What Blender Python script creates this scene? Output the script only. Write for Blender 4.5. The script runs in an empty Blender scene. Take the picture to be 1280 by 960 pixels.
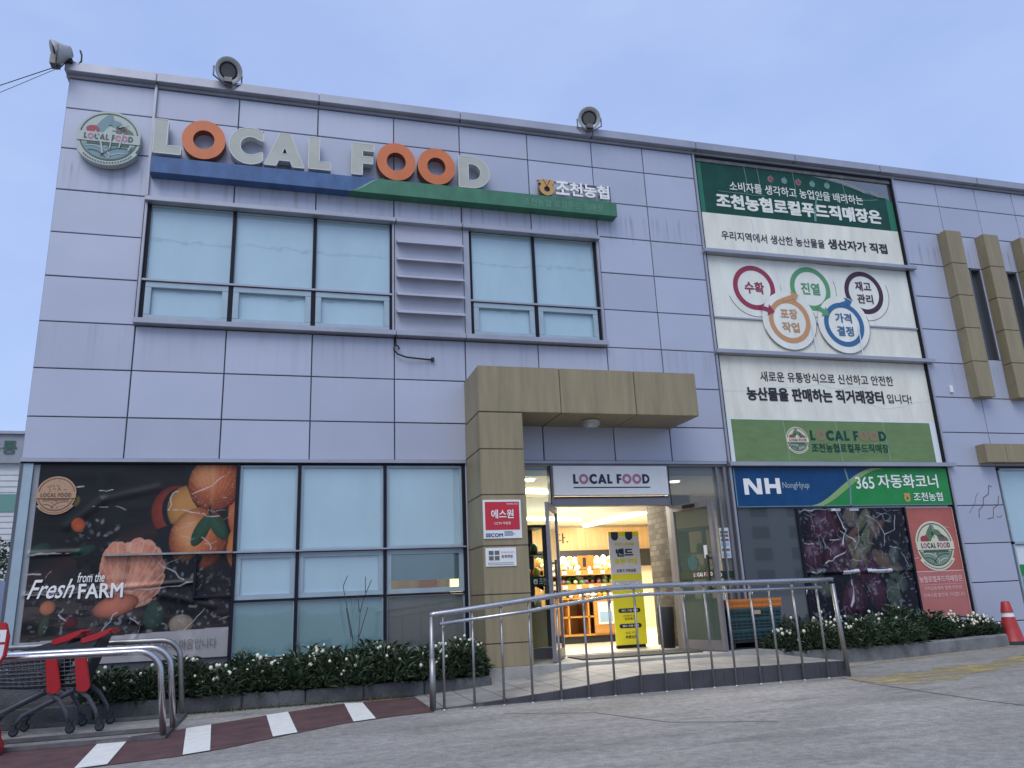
import bpy, bmesh, math, random
import numpy as np
from mathutils import Vector, Matrix
R = math.radians
random.seed(7)
S = 1.2                       # metres per working unit (one cladding row is 0.6 units = 0.72 m)
scene = bpy.context.scene
COL = scene.collection

# ------------------------------------------------------------------ camera, world, sun, exposure
cd = bpy.data.cameras.new('camera'); cam = bpy.data.objects.new('camera', cd); COL.objects.link(cam)
cd.sensor_fit = 'HORIZONTAL'; cd.sensor_width = 36.0; cd.lens = 36.0 * 970.866 / 1280.0
cd.clip_start = 0.05; cd.clip_end = 2000
_yaw, _pit, _rol = 0.282824572, 0.269592769, -0.0450347247
_f = Vector((math.sin(_yaw)*math.cos(_pit), math.cos(_yaw)*math.cos(_pit), math.sin(_pit)))
_r = Vector((math.cos(_yaw), -math.sin(_yaw), 0)); _u = _r.cross(_f)
_r2 = math.cos(_rol)*_r + math.sin(_rol)*_u; _u2 = -math.sin(_rol)*_r + math.cos(_rol)*_u
cam.matrix_world = Matrix(((_r2.x, _u2.x, -_f.x, 3.0416*S), (_r2.y, _u2.y, -_f.y, -10.1267*S),
                           (_r2.z, _u2.z, -_f.z, 0.9717*S), (0, 0, 0, 1)))
scene.camera = cam

SUN_EL, SUN_AZ = 52.0, 208.0       # high and soft behind thin cloud, from behind the camera's left
w = bpy.data.worlds.new('World'); scene.world = w; w.use_nodes = True
nt = w.node_tree; nt.nodes.clear()
sky = nt.nodes.new('ShaderNodeTexSky'); sky.sky_type = 'NISHITA'; sky.sun_disc = False
sky.sun_elevation = R(SUN_EL); sky.sun_rotation = R(SUN_AZ); sky.altitude = 50
sky.air_density = 1.2; sky.dust_density = 2.0; sky.ozone_density = 3.0
veil = nt.nodes.new('ShaderNodeMix'); veil.data_type = 'RGBA'; veil.inputs[0].default_value = 0.72
veil.inputs[7].default_value = (3.3, 4.35, 7.3, 1)      # thin even cloud veil, cool white balance
bgn = nt.nodes.new('ShaderNodeBackground'); bgn.inputs[1].default_value = 0.15
wo = nt.nodes.new('ShaderNodeOutputWorld')
tcw = nt.nodes.new('ShaderNodeTexCoord'); mpw = nt.nodes.new('ShaderNodeMapping'); mpw.inputs['Scale'].default_value = (1, 1, 2.2)
cl = nt.nodes.new('ShaderNodeTexNoise'); cl.inputs['Scale'].default_value = 2.6; cl.inputs['Detail'].default_value = 5; cl.inputs['Roughness'].default_value = 0.55
vc = nt.nodes.new('ShaderNodeMix'); vc.data_type = 'RGBA'; vc.inputs[6].default_value = (2.95, 3.95, 6.85, 1); vc.inputs[7].default_value = (3.85, 4.85, 7.45, 1)
clr = nt.nodes.new('ShaderNodeMapRange'); clr.inputs[1].default_value = 0.3; clr.inputs[2].default_value = 0.7
nt.links.new(tcw.outputs['Generated'], mpw.inputs[0]); nt.links.new(mpw.outputs[0], cl.inputs['Vector']); nt.links.new(cl.outputs[0], clr.inputs[0]); nt.links.new(clr.outputs[0], vc.inputs[0]); nt.links.new(vc.outputs[2], veil.inputs[7])
nt.links.new(sky.outputs[0], veil.inputs[6]); nt.links.new(veil.outputs[2], bgn.inputs[0]); nt.links.new(bgn.outputs[0], wo.inputs[0])
sl = bpy.data.lights.new('sun', 'SUN'); sl.energy = 1.5; sl.angle = R(40); sl.color = (1.0, 0.975, 0.94)
so = bpy.data.objects.new('sun', sl); COL.objects.link(so)
so.rotation_euler = (R(90-SUN_EL), 0, R(180-SUN_AZ) )
scene.view_settings.view_transform = 'Standard'; scene.view_settings.look = 'None'
scene.view_settings.gamma = 1; scene.view_settings.exposure = 0.0; scene.view_settings.use_curve_mapping = False
scene.cycles.max_bounces = 6; scene.cycles.transparent_max_bounces = 12
scene.cycles.sample_clamp_indirect = 4

# ------------------------------------------------------------------ materials
def mat(name, col, rough=0.6, metal=0.0, var=0.0, vscale=3.0, bump=0.0, bscale=60.0, coat=0.0, coat_rough=0.03, coat_ior=1.5, emit=None, estr=0.0, spec=0.5, stretch=(1,1,1), col2=None, rvar=0.0):
    m = bpy.data.materials.new(name); m.use_nodes = True
    n = m.node_tree.nodes; L = m.node_tree.links; b = n['Principled BSDF']
    b.inputs['Roughness'].default_value = rough; b.inputs['Metallic'].default_value = metal
    b.inputs['Specular IOR Level'].default_value = spec
    b.inputs['Coat Weight'].default_value = coat; b.inputs['Coat Roughness'].default_value = coat_rough; b.inputs['Coat IOR'].default_value = coat_ior
    b.inputs['Base Color'].default_value = (*col, 1)
    tc = n.new('ShaderNodeTexCoord'); mp = n.new('ShaderNodeMapping'); mp.inputs['Scale'].default_value = stretch
    L.new(tc.outputs['Object'], mp.inputs[0])
    if var or rvar:
        t = n.new('ShaderNodeTexNoise'); t.inputs['Scale'].default_value = vscale; t.inputs['Detail'].default_value = 6; t.inputs['Roughness'].default_value = 0.65
        L.new(mp.outputs[0], t.inputs['Vector'])
    if var:
        mx = n.new('ShaderNodeMix'); mx.data_type = 'RGBA'
        c2 = col2 or tuple(max(0, c*(1-var)) for c in col); c1 = col if col2 else tuple(min(1, c*(1+var*0.6)) for c in col)
        mx.inputs[6].default_value = (*c2, 1); mx.inputs[7].default_value = (*c1, 1)
        rp = n.new('ShaderNodeMapRange'); rp.inputs[1].default_value = 0.33; rp.inputs[2].default_value = 0.67
        L.new(t.outputs[0], rp.inputs[0]); L.new(rp.outputs[0], mx.inputs[0]); L.new(mx.outputs[2], b.inputs['Base Color'])
    if rvar:
        rr = n.new('ShaderNodeMapRange'); rr.inputs[3].default_value = max(0, rough-rvar); rr.inputs[4].default_value = rough+rvar
        L.new(t.outputs[0], rr.inputs[0]); L.new(rr.outputs[0], b.inputs['Roughness'])
    if bump:
        t2 = n.new('ShaderNodeTexNoise'); t2.inputs['Scale'].default_value = bscale; t2.inputs['Detail'].default_value = 4
        L.new(tc.outputs['Object'], t2.inputs['Vector'])
        bp = n.new('ShaderNodeBump'); bp.inputs['Strength'].default_value = bump; bp.inputs['Distance'].default_value = 0.02
        L.new(t2.outputs[0], bp.inputs['Height']); L.new(bp.outputs[0], b.inputs['Normal'])
        if coat: L.new(bp.outputs[0], b.inputs['Coat Normal'])
    if emit:
        b.inputs['Emission Color'].default_value = (*emit, 1); b.inputs['Emission Strength'].default_value = estr
    return m

def glass_mat(name, tint, refl=1.0, rough=0.0):
    m = bpy.data.materials.new(name); m.use_nodes = True; n = m.node_tree.nodes; L = m.node_tree.links; n.clear()
    o = n.new('ShaderNodeOutputMaterial'); mx = n.new('ShaderNodeMixShader'); tr = n.new('ShaderNodeBsdfTransparent'); gl = n.new('ShaderNodeBsdfGlossy')
    fr = n.new('ShaderNodeFresnel'); fr.inputs[0].default_value = 1.5
    mu = n.new('ShaderNodeMath'); mu.operation = 'MULTIPLY'; mu.inputs[1].default_value = 1.9*refl
    tr.inputs[0].default_value = (*tint, 1); gl.inputs['Roughness'].default_value = rough
    L.new(fr.outputs[0], mu.inputs[0]); L.new(mu.outputs[0], mx.inputs[0]); L.new(tr.outputs[0], mx.inputs[1]); L.new(gl.outputs[0], mx.inputs[2]); L.new(mx.outputs[0], o.inputs[0])
    return m

def hazy_glass(name, tint, haze, amount):
    m = glass_mat(name, tint, 1.2, 0.02); n = m.node_tree.nodes; L = m.node_tree.links
    o = [k for k in n if k.type == 'OUTPUT_MATERIAL'][0]; src = o.inputs[0].links[0].from_socket
    df = n.new('ShaderNodeBsdfDiffuse'); df.inputs[0].default_value = (*haze,1); mx = n.new('ShaderNodeMixShader'); mx.inputs[0].default_value = amount
    L.new(src, mx.inputs[1]); L.new(df.outputs[0], mx.inputs[2]); L.new(mx.outputs[0], o.inputs[0]); return m

def attr_mat(name, rough=0.2, coat=0.5, crease=0.0, cscale=2.2):
    m = bpy.data.materials.new(name); m.use_nodes = True; n = m.node_tree.nodes; L = m.node_tree.links; b = n['Principled BSDF']; b.inputs['Specular IOR Level'].default_value = 0.2
    a = n.new('ShaderNodeAttribute'); a.attribute_name = 'print'; L.new(a.outputs['Color'], b.inputs['Base Color'])
    b.inputs['Roughness'].default_value = rough; b.inputs['Coat Weight'].default_value = coat; b.inputs['Coat Roughness'].default_value = 0.06
    if crease:
        tc = n.new('ShaderNodeTexCoord'); nz = n.new('ShaderNodeTexNoise'); nz.inputs['Scale'].default_value = 1.7; nz.inputs['Detail'].default_value = 3
        L.new(tc.outputs['Object'], nz.inputs['Vector'])
        ad = n.new('ShaderNodeVectorMath'); ad.operation = 'MULTIPLY_ADD'; ad.inputs[1].default_value = (0.5,0.5,0.5); L.new(nz.outputs['Color'], ad.inputs[0]); L.new(tc.outputs['Object'], ad.inputs[2])
        vo = n.new('ShaderNodeTexVoronoi'); vo.feature = 'DISTANCE_TO_EDGE'; vo.inputs['Scale'].default_value = cscale; L.new(ad.outputs[0], vo.inputs['Vector'])
        mr = n.new('ShaderNodeMapRange'); mr.inputs[1].default_value = 0.0; mr.inputs[2].default_value = 0.05; L.new(vo.outputs[0], mr.inputs[0])
        bp = n.new('ShaderNodeBump'); bp.inputs['Strength'].default_value = crease; bp.inputs['Distance'].default_value = 0.03
        L.new(mr.outputs[0], bp.inputs['Height']); L.new(bp.outputs[0], b.inputs['Normal']); L.new(bp.outputs[0], b.inputs['Coat Normal'])
    return m

M = {}
def cladding_material():
    m = bpy.data.materials.new('silver_panel'); m.use_nodes = True; n = m.node_tree.nodes; L = m.node_tree.links; b = n['Principled BSDF']
    b.inputs['Roughness'].default_value = 0.45; b.inputs['Metallic'].default_value = 0.1
    tc = n.new('ShaderNodeTexCoord'); sp = n.new('ShaderNodeSeparateXYZ'); L.new(tc.outputs['Object'], sp.inputs[0])
    a = n.new('ShaderNodeAttribute'); a.attribute_name = 'tone'
    mp = n.new('ShaderNodeMapping'); mp.inputs['Scale'].default_value = (11, 1, 0.5); L.new(tc.outputs['Object'], mp.inputs[0])
    t = n.new('ShaderNodeTexNoise'); t.inputs['Scale'].default_value = 1.0; t.inputs['Detail'].default_value = 5; L.new(mp.outputs[0], t.inputs['Vector'])
    def band(z0, z1, z2):          # dirt runs start under a ledge at z1 and fade out at z0
        r1 = n.new('ShaderNodeMapRange'); r1.inputs[1].default_value = z0*S; r1.inputs[2].default_value = z1*S; L.new(sp.outputs[2], r1.inputs[0])
        r2 = n.new('ShaderNodeMapRange'); r2.inputs[1].default_value = z1*S; r2.inputs[2].default_value = z2*S; r2.inputs[3].default_value = 1; r2.inputs[4].default_value = 0; L.new(sp.outputs[2], r2.inputs[0])
        mu = n.new('ShaderNodeMath'); mu.operation = 'MULTIPLY'; L.new(r1.outputs[0], mu.inputs[0]); L.new(r2.outputs[0], mu.inputs[1]); return mu
    b1 = band(6.15, 6.62, 6.75); b2 = band(3.7, 4.47, 4.5); b3 = band(7.3, 7.95, 8.0)
    s = n.new('ShaderNodeMath'); s.operation = 'MULTIPLY_ADD'; s.inputs[1].default_value = 0.35; L.new(b2.outputs[0], s.inputs[0]); L.new(b1.outputs[0], s.inputs[2])
    s3 = n.new('ShaderNodeMath'); s3.operation = 'MULTIPLY_ADD'; s3.inputs[1].default_value = 0.10; L.new(b3.outputs[0], s3.inputs[0]); L.new(s.outputs[0], s3.inputs[2])
    cr = n.new('ShaderNodeMapRange'); cr.inputs[1].default_value = 0.5; cr.inputs[2].default_value = 0.72; L.new(t.outputs[0], cr.inputs[0])
    xa = n.new('ShaderNodeMapRange'); xa.inputs[1].default_value = 7.9*S; xa.inputs[2].default_value = 7.4*S; xa.inputs[3].default_value = 0.12; xa.inputs[4].default_value = 0.75; L.new(sp.outputs[0], xa.inputs[0])
    mk0 = n.new('ShaderNodeMath'); mk0.operation = 'MULTIPLY'; L.new(cr.outputs[0], mk0.inputs[0]); L.new(s3.outputs[0], mk0.inputs[1])
    mk = n.new('ShaderNodeMath'); mk.operation = 'MULTIPLY'; L.new(mk0.outputs[0], mk.inputs[0]); L.new(xa.outputs[0], mk.inputs[1])
    t2 = n.new('ShaderNodeTexNoise'); t2.inputs['Scale'].default_value = 0.8; t2.inputs['Detail'].default_value = 5; L.new(tc.outputs['Object'], t2.inputs['Vector'])
    m1 = n.new('ShaderNodeMix'); m1.data_type = 'RGBA'; m1.inputs[6].default_value = (0.36, 0.39, 0.475, 1); m1.inputs[7].default_value = (0.455, 0.48, 0.575, 1); L.new(t2.outputs[0], m1.inputs[0])
    m2 = n.new('ShaderNodeMix'); m2.data_type = 'RGBA'; m2.blend_type = 'MULTIPLY'; m2.inputs[0].default_value = 1; L.new(m1.outputs[2], m2.inputs[6]); L.new(a.outputs['Color'], m2.inputs[7])
    m3 = n.new('ShaderNodeMix'); m3.data_type = 'RGBA'; m3.inputs[7].default_value = (0.16, 0.15, 0.16, 1); L.new(mk.outputs[0], m3.inputs[0]); L.new(m2.outputs[2], m3.inputs[6])
    L.new(m3.outputs[2], b.inputs['Base Color'])
    t3 = n.new('ShaderNodeTexNoise'); t3.inputs['Scale'].default_value = 1.3; t3.inputs['Detail'].default_value = 1; L.new(tc.outputs['Object'], t3.inputs['Vector'])
    bp = n.new('ShaderNodeBump'); bp.inputs['Strength'].default_value = 0.25; bp.inputs['Distance'].default_value = 0.03; L.new(t3.outputs[0], bp.inputs['Height']); L.new(bp.outputs[0], b.inputs['Normal'])
    return m

def ground_material():
    m = bpy.data.materials.new('concrete_lot'); m.use_nodes = True; n = m.node_tree.nodes; L = m.node_tree.links; b = n['Principled BSDF']
    tc = n.new('ShaderNodeTexCoord'); mp = n.new('ShaderNodeMapping'); mp.inputs['Scale'].default_value = (0.55, 1.5, 1); mp.inputs['Rotation'].default_value = (0,0,0.25); L.new(tc.outputs['Object'], mp.inputs[0])
    def noise(sc, det, rgh, vec):
        t = n.new('ShaderNodeTexNoise'); t.inputs['Scale'].default_value = sc; t.inputs['Detail'].default_value = det; t.inputs['Roughness'].default_value = rgh; L.new(vec, t.inputs['Vector']); return t
    def rng(src, a, c, lo=0, hi=1):
        r = n.new('ShaderNodeMapRange'); r.inputs[1].default_value = a; r.inputs[2].default_value = c; r.inputs[3].default_value = lo; r.inputs[4].default_value = hi; L.new(src, r.inputs[0]); return r.outputs[0]
    big = noise(0.9, 8, 0.7, mp.outputs[0]); dark = noise(1.6, 8, 0.72, mp.outputs[0]); fine = noise(70, 3, 0.7, tc.outputs['Object']); spk = noise(11, 6, 0.75, tc.outputs['Object'])
    m1 = n.new('ShaderNodeMix'); m1.data_type = 'RGBA'; m1.inputs[6].default_value = (0.205,0.19,0.165,1); m1.inputs[7].default_value = (0.375,0.35,0.31,1); L.new(rng(big.outputs[0],0.32,0.68), m1.inputs[0])
    m2 = n.new('ShaderNodeMix'); m2.data_type = 'RGBA'; m2.inputs[7].default_value = (0.15,0.14,0.125,1); L.new(m1.outputs[2], m2.inputs[6]); L.new(rng(dark.outputs[0],0.55,0.70,0,0.75), m2.inputs[0])
    m3 = n.new('ShaderNodeMix'); m3.data_type = 'RGBA'; m3.blend_type = 'OVERLAY'; m3.inputs[0].default_value = 0.85
    sm = noise(4.2, 7, 0.7, mp.outputs[0]); m4 = n.new('ShaderNodeMix'); m4.data_type = 'RGBA'; m4.inputs[7].default_value = (0.085,0.082,0.078,1); L.new(m2.outputs[2], m4.inputs[6]); L.new(rng(sm.outputs[0],0.60,0.72,0,0.6), m4.inputs[0]); m2 = m4
    ad = n.new('ShaderNodeMath'); ad.operation = 'ADD'; L.new(rng(fine.outputs[0],0.25,0.75,0,0.5), ad.inputs[0]); L.new(rng(spk.outputs[0],0.25,0.75,0,0.5), ad.inputs[1])
    L.new(m2.outputs[2], m3.inputs[6]); L.new(ad.outputs[0], m3.inputs[7]); L.new(m3.outputs[2], b.inputs['Base Color'])
    b.inputs['Roughness'].default_value = 0.85
    bp = n.new('ShaderNodeBump'); bp.inputs['Strength'].default_value = 0.5; bp.inputs['Distance'].default_value = 0.012; L.new(ad.outputs[0], bp.inputs['Height']); L.new(bp.outputs[0], b.inputs['Normal'])
    return m

def worn_paint(name, col, lo=0.42, hi=0.6, sc=2.0):
    m = bpy.data.materials.new(name); m.use_nodes = True; n = m.node_tree.nodes; L = m.node_tree.links; b = n['Principled BSDF']
    b.inputs['Base Color'].default_value = (*col,1); b.inputs['Roughness'].default_value = 0.8
    tc = n.new('ShaderNodeTexCoord'); t = n.new('ShaderNodeTexNoise'); t.inputs['Scale'].default_value = sc; t.inputs['Detail'].default_value = 9; t.inputs['Roughness'].default_value = 0.75
    mp = n.new('ShaderNodeMapping'); mp.inputs['Scale'].default_value = (0.7,1.6,1); L.new(tc.outputs['Object'], mp.inputs[0]); L.new(mp.outputs[0], t.inputs['Vector'])
    r = n.new('ShaderNodeMapRange'); r.inputs[1].default_value = lo; r.inputs[2].default_value = hi; L.new(t.outputs[0], r.inputs[0]); L.new(r.outputs[0], b.inputs['Alpha'])
    return m

M['panel'] = cladding_material()
M['gap'] = mat('dark_joint', (0.05,0.052,0.06), 0.8)
M['alu'] = mat('silver_trim', (0.345,0.355,0.40), 0.4, 0.35, var=0.12, vscale=1.5)
M['louvre'] = mat('painted_louvre', (0.42,0.44,0.51), 0.5, var=0.08, vscale=2)
M['alu_dark'] = mat('grey_anodised_frame', (0.10,0.105,0.12), 0.4, 0.3)
M['frame_dark'] = mat('black_gasket', (0.014,0.015,0.022), 0.45, spec=0.15)
M['sash'] = mat('pale_sash', (0.33,0.42,0.47), 0.4, 0.1, var=0.1)
M['door_grey'] = mat('grey_door_frame', (0.19,0.19,0.21), 0.42, 0.3, var=0.1)
M['blind'] = mat('blue_film_pane', (0.325,0.475,0.535), 0.5, var=0.07, vscale=1.0, stretch=(1.6,1,0.6), bump=0.22, bscale=0.9, coat=1.0, coat_rough=0.02, coat_ior=1.9)
M['film_low'] = mat('teal_film_pane', (0.135,0.25,0.26), 0.5, var=0.07, vscale=1.0, stretch=(1.6,1,0.6), bump=0.22, bscale=0.9, coat=1.0, coat_rough=0.02, coat_ior=1.9)
M['beige'] = mat('olive_beige_panel', (0.285,0.235,0.135), 0.5, 0.1, var=0.2, vscale=2.2, stretch=(3.5,1,0.3), rvar=0.1)
M['glass'] = glass_mat('clear_glass', (0.86,0.92,0.9))
M['glass_green'] = hazy_glass('green_door_glass', (0.42,0.55,0.52), (0.13,0.18,0.155), 0.5)
M['glass_grey'] = hazy_glass('hazy_sidelight_glass', (0.62,0.66,0.66), (0.25,0.27,0.27), 0.42)
M['dark_glass'] = mat('dark_window_glass', (0.06,0.07,0.075), 0.08, coat=1.0, coat_rough=0.0, spec=0.9, coat_ior=1.9)
M['letter'] = mat('pale_grey_letter_face', (0.415,0.43,0.37), 0.5, var=0.10, vscale=2.5)
M['letter_edge'] = mat('pale_letter_rim', (0.55,0.57,0.55), 0.45)
M['orange'] = mat('orange_letter_face', (0.58,0.155,0.045), 0.45, var=0.10, vscale=3)
M['orange_side'] = mat('orange_letter_return', (0.21,0.066,0.035), 0.5)
M['sign_blue'] = mat('faded_blue_bar', (0.045,0.115,0.26), 0.55, var=0.25, vscale=3, stretch=(2,1,1))
M['sign_green'] = mat('faded_green_bar', (0.042,0.175,0.098), 0.55, var=0.2, vscale=3, stretch=(2,1,1))
M['pale_green'] = mat('pale_green_swoosh', (0.20,0.34,0.25), 0.5)
M['ghost_text'] = mat('faded_tagline_paint', (0.15,0.29,0.22), 0.6)
M['white'] = mat('white_paint', (0.74,0.75,0.74), 0.45, var=0.05)
M['white_letter'] = mat('white_lettering', (0.80,0.80,0.77), 0.45)
M['gold'] = mat('gold_emblem', (0.50,0.30,0.09), 0.45)
M['black'] = mat('black_print', (0.015,0.016,0.02), 0.5)
M['navy'] = mat('navy_print', (0.012,0.022,0.05), 0.5)
M['cream'] = mat('cream_banner_film', (0.74,0.73,0.63), 0.42, var=0.13, vscale=1.6, stretch=(2,1,0.5), spec=0.2)
M['cream2'] = mat('pale_banner_film', (0.74,0.755,0.68), 0.42, var=0.10, vscale=1.4, stretch=(2,1,0.5), spec=0.2)
M['dkgreen'] = mat('dark_green_film', (0.012,0.066,0.048), 0.4, var=0.2, vscale=2.5, spec=0.2)
M['edgegreen'] = mat('bright_green_film_edge', (0.03,0.17,0.10), 0.4, spec=0.2)
M['midgreen'] = mat('faded_olive_green_film', (0.15,0.235,0.10), 0.42, var=0.14, vscale=2.5, stretch=(1,1,3), spec=0.2)
M['crease'] = mat('pale_crease_line', (0.66,0.72,0.72), 0.3)
M['crease_green'] = mat('pale_green_crease', (0.21,0.31,0.20), 0.3)
M['crease_dark'] = mat('grey_green_crease', (0.13,0.25,0.22), 0.3)
M['bank_blue'] = mat('bank_sign_blue', (0.010,0.062,0.17), 0.3, var=0.15, spec=0.2)
M['bank_green'] = mat('bank_sign_green', (0.024,0.235,0.065), 0.3, var=0.12, spec=0.2)
M['sign_small'] = mat('pale_blue_lettering', (0.27,0.36,0.38), 0.5)
M['swoosh'] = mat('lime_swoosh', (0.23,0.36,0.13), 0.4)
M['ring_red'] = mat('crimson_ring', (0.28,0.028,0.065), 0.5)
M['ring_tan'] = mat('tan_ring', (0.52,0.27,0.12), 0.5)
M['ring_green'] = mat('green_ring', (0.09,0.30,0.135), 0.5)
M['ring_blue'] = mat('blue_ring', (0.03,0.125,0.27), 0.5)
M['ring_plum'] = mat('plum_ring', (0.05,0.013,0.035), 0.5)
M['pink_red'] = mat('salmon_red_poster', (0.42,0.125,0.102), 0.3, var=0.12, vscale=2, spec=0.2)
M['pink_red2'] = mat('rose_red_poster', (0.46,0.165,0.15), 0.3, var=0.10, vscale=2, spec=0.2)
M['pink_text'] = mat('pale_pink_lettering', (0.72,0.45,0.42), 0.5)
M['pink_o'] = mat('dusty_pink_letter', (0.42,0.16,0.24), 0.5)
M['salmon_o'] = mat('salmon_letter', (0.27,0.16,0.10), 0.5)
M['em_cream'] = mat('emblem_cream', (0.62,0.59,0.43), 0.5)
M['em_fade'] = mat('emblem_faded_cream', (0.40,0.45,0.41), 0.5)
M['em_line'] = mat('emblem_dark_green', (0.04,0.085,0.06), 0.5)
M['em_green'] = mat('emblem_leaf_green', (0.10,0.17,0.09), 0.5)
M['em_field'] = mat('emblem_field_green', (0.17,0.26,0.19), 0.5)
M['em_blue'] = mat('emblem_faded_teal', (0.14,0.25,0.27), 0.5)
M['em_red'] = mat('emblem_beet_red', (0.30,0.04,0.055), 0.5)
M['em_brown'] = mat('emblem_grey_brown', (0.13,0.115,0.095), 0.5)
M['em_kraft'] = mat('emblem_kraft', (0.43,0.26,0.155), 0.5)
M['em_kraft_d'] = mat('emblem_kraft_line', (0.17,0.085,0.05), 0.5)
M['steel'] = mat('stainless_steel', (0.50,0.50,0.51), 0.28, 1.0, var=0.12, vscale=6, rvar=0.1)
M['steel_dull'] = mat('dull_stainless_steel', (0.33,0.325,0.32), 0.4, 0.9, var=0.2, vscale=8)
M['galv'] = mat('weathered_floor_rail', (0.17,0.165,0.165), 0.5, 0.6, var=0.3, vscale=6)
M['ground'] = ground_material()
M['kerb'] = mat('kerb_concrete', (0.19,0.19,0.185), 0.85, var=0.38, vscale=3.5, bump=0.5, bscale=40)
M['kerb_dark'] = mat('dark_stained_kerb', (0.095,0.098,0.102), 0.8, var=0.45, vscale=3.0, bump=0.5, bscale=40)
M['slab'] = mat('landing_slab', (0.33,0.32,0.29), 0.75, var=0.22, vscale=3, bump=0.3)
M['soil'] = mat('dark_soil', (0.035,0.030,0.024), 0.95, var=0.4, vscale=12, bump=1, bscale=30)
M['maroon'] = mat('maroon_road_paint', (0.105,0.050,0.046), 0.75, var=0.35, vscale=3.5, bump=0.3, bscale=80)
M['stripe'] = mat('white_road_paint', (0.76,0.745,0.67), 0.7, var=0.10, vscale=8, bump=0.3, bscale=80)
M['yellow_worn'] = worn_paint('worn_yellow_paint', (0.42,0.325,0.125), 0.42, 0.60, 2.0)
M['joint_line'] = mat('lot_crack', (0.06,0.058,0.055), 0.9)
M['leaf'] = mat('shrub_leaf', (0.060,0.098,0.045), 0.45, var=0.5, vscale=9, col2=(0.022,0.042,0.022))
M['leaf2'] = mat('pale_shrub_leaf', (0.065,0.095,0.045), 0.5, var=0.4, vscale=9)
M['flower'] = mat('cream_petal', (0.72,0.70,0.55), 0.6)
M['twig'] = mat('bare_twig', (0.05,0.04,0.035), 0.8)
M['grass'] = mat('dry_grass', (0.12,0.13,0.05), 0.7, var=0.4, vscale=8)
M['red'] = mat('red_plastic', (0.42,0.012,0.018), 0.35, var=0.08)
M['cone_red'] = mat('faded_red_cone_plastic', (0.40,0.028,0.026), 0.45, var=0.15, vscale=8)
M['rubber'] = mat('black_rubber', (0.018,0.018,0.02), 0.7)
M['cart_grey'] = mat('grey_cart_plastic', (0.072,0.076,0.092), 0.45, var=0.15)
M['cart_dark'] = mat('dark_cart_plastic', (0.026,0.028,0.036), 0.5)
M['crate_green'] = mat('dark_green_crate', (0.016,0.062,0.066), 0.5, var=0.3)
M['crate_orange'] = mat('orange_crate_plastic', (0.50,0.165,0.025), 0.45, var=0.15)
M['pallet'] = mat('black_pallet_plastic', (0.014,0.015,0.018), 0.6)
M['lamp_body'] = mat('grey_lamp_shell', (0.42,0.42,0.40), 0.4, 0.2, var=0.2, vscale=5)
M['lamp_glass'] = mat('unlit_lamp_lens', (0.10,0.105,0.10), 0.1, coat=1)
M['lamp_inner'] = mat('pale_reflector', (0.42,0.43,0.41), 0.35, 0.3)
M['cable'] = mat('black_cable', (0.012,0.012,0.015), 0.6)
M['warm_wall'] = mat('cream_shop_wall', (0.70,0.62,0.46), 0.7)
M['shop_ceiling'] = mat('shop_ceiling_paint', (0.75,0.72,0.63), 0.8)
M['shop_floor'] = mat('pale_shop_floor', (0.56,0.50,0.40), 0.35, var=0.06)
M['wood'] = mat('light_wood', (0.60,0.40,0.20), 0.5, var=0.15, vscale=2, stretch=(6,6,0.4))
M['wood2'] = mat('amber_wood_shelf', (0.52,0.25,0.06), 0.45, var=0.15, vscale=3, stretch=(0.5,5,5))
M['tube_light'] = mat('lit_tube', (0.9,0.9,0.85), 0.5, emit=(1.0,0.93,0.80), estr=14.0)
M['brick'] = None
M['mat_dark'] = mat('grey_doormat', (0.06,0.063,0.06), 0.9, var=0.35, vscale=9, bump=0.8, bscale=50)
M['red_sign'] = mat('red_sign_print', (0.50,0.006,0.022), 0.35, coat=0.3)
M['yellow'] = mat('yellow_banner', (0.74,0.66,0.02), 0.5)
M['banner_grey'] = mat('pale_grey_banner', (0.66,0.63,0.61), 0.5)
M['purple'] = mat('indigo_print', (0.05,0.035,0.16), 0.5)
M['teal_sticker'] = mat('teal_sticker', (0.008,0.085,0.10), 0.5)
M['green_strip'] = mat('dark_green_strip', (0.007,0.032,0.020), 0.5)
M['paper'] = mat('white_notice_paper', (0.62,0.66,0.70), 0.6)
M['paper_blue'] = mat('pale_blue_print', (0.30,0.45,0.62), 0.6)
M['nb_wall'] = mat('neighbour_grey_panel', (0.27,0.29,0.32), 0.6, var=0.1)
M['nb_white'] = mat('neighbour_white_siding', (0.60,0.62,0.62), 0.6, var=0.08)
M['nb_green'] = mat('neighbour_green_band', (0.12,0.27,0.23), 0.6)
M['nb_letter'] = mat('neighbour_green_letter', (0.03,0.10,0.07), 0.5)
M['truck_blue'] = mat('blue_truck_paint', (0.03,0.10,0.33), 0.3, coat=0.5)
M['apt'] = mat('apartment_render', (0.50,0.50,0.48), 0.8, var=0.1)
M['apt_win'] = mat('apartment_window', (0.06,0.07,0.09), 0.2)

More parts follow.
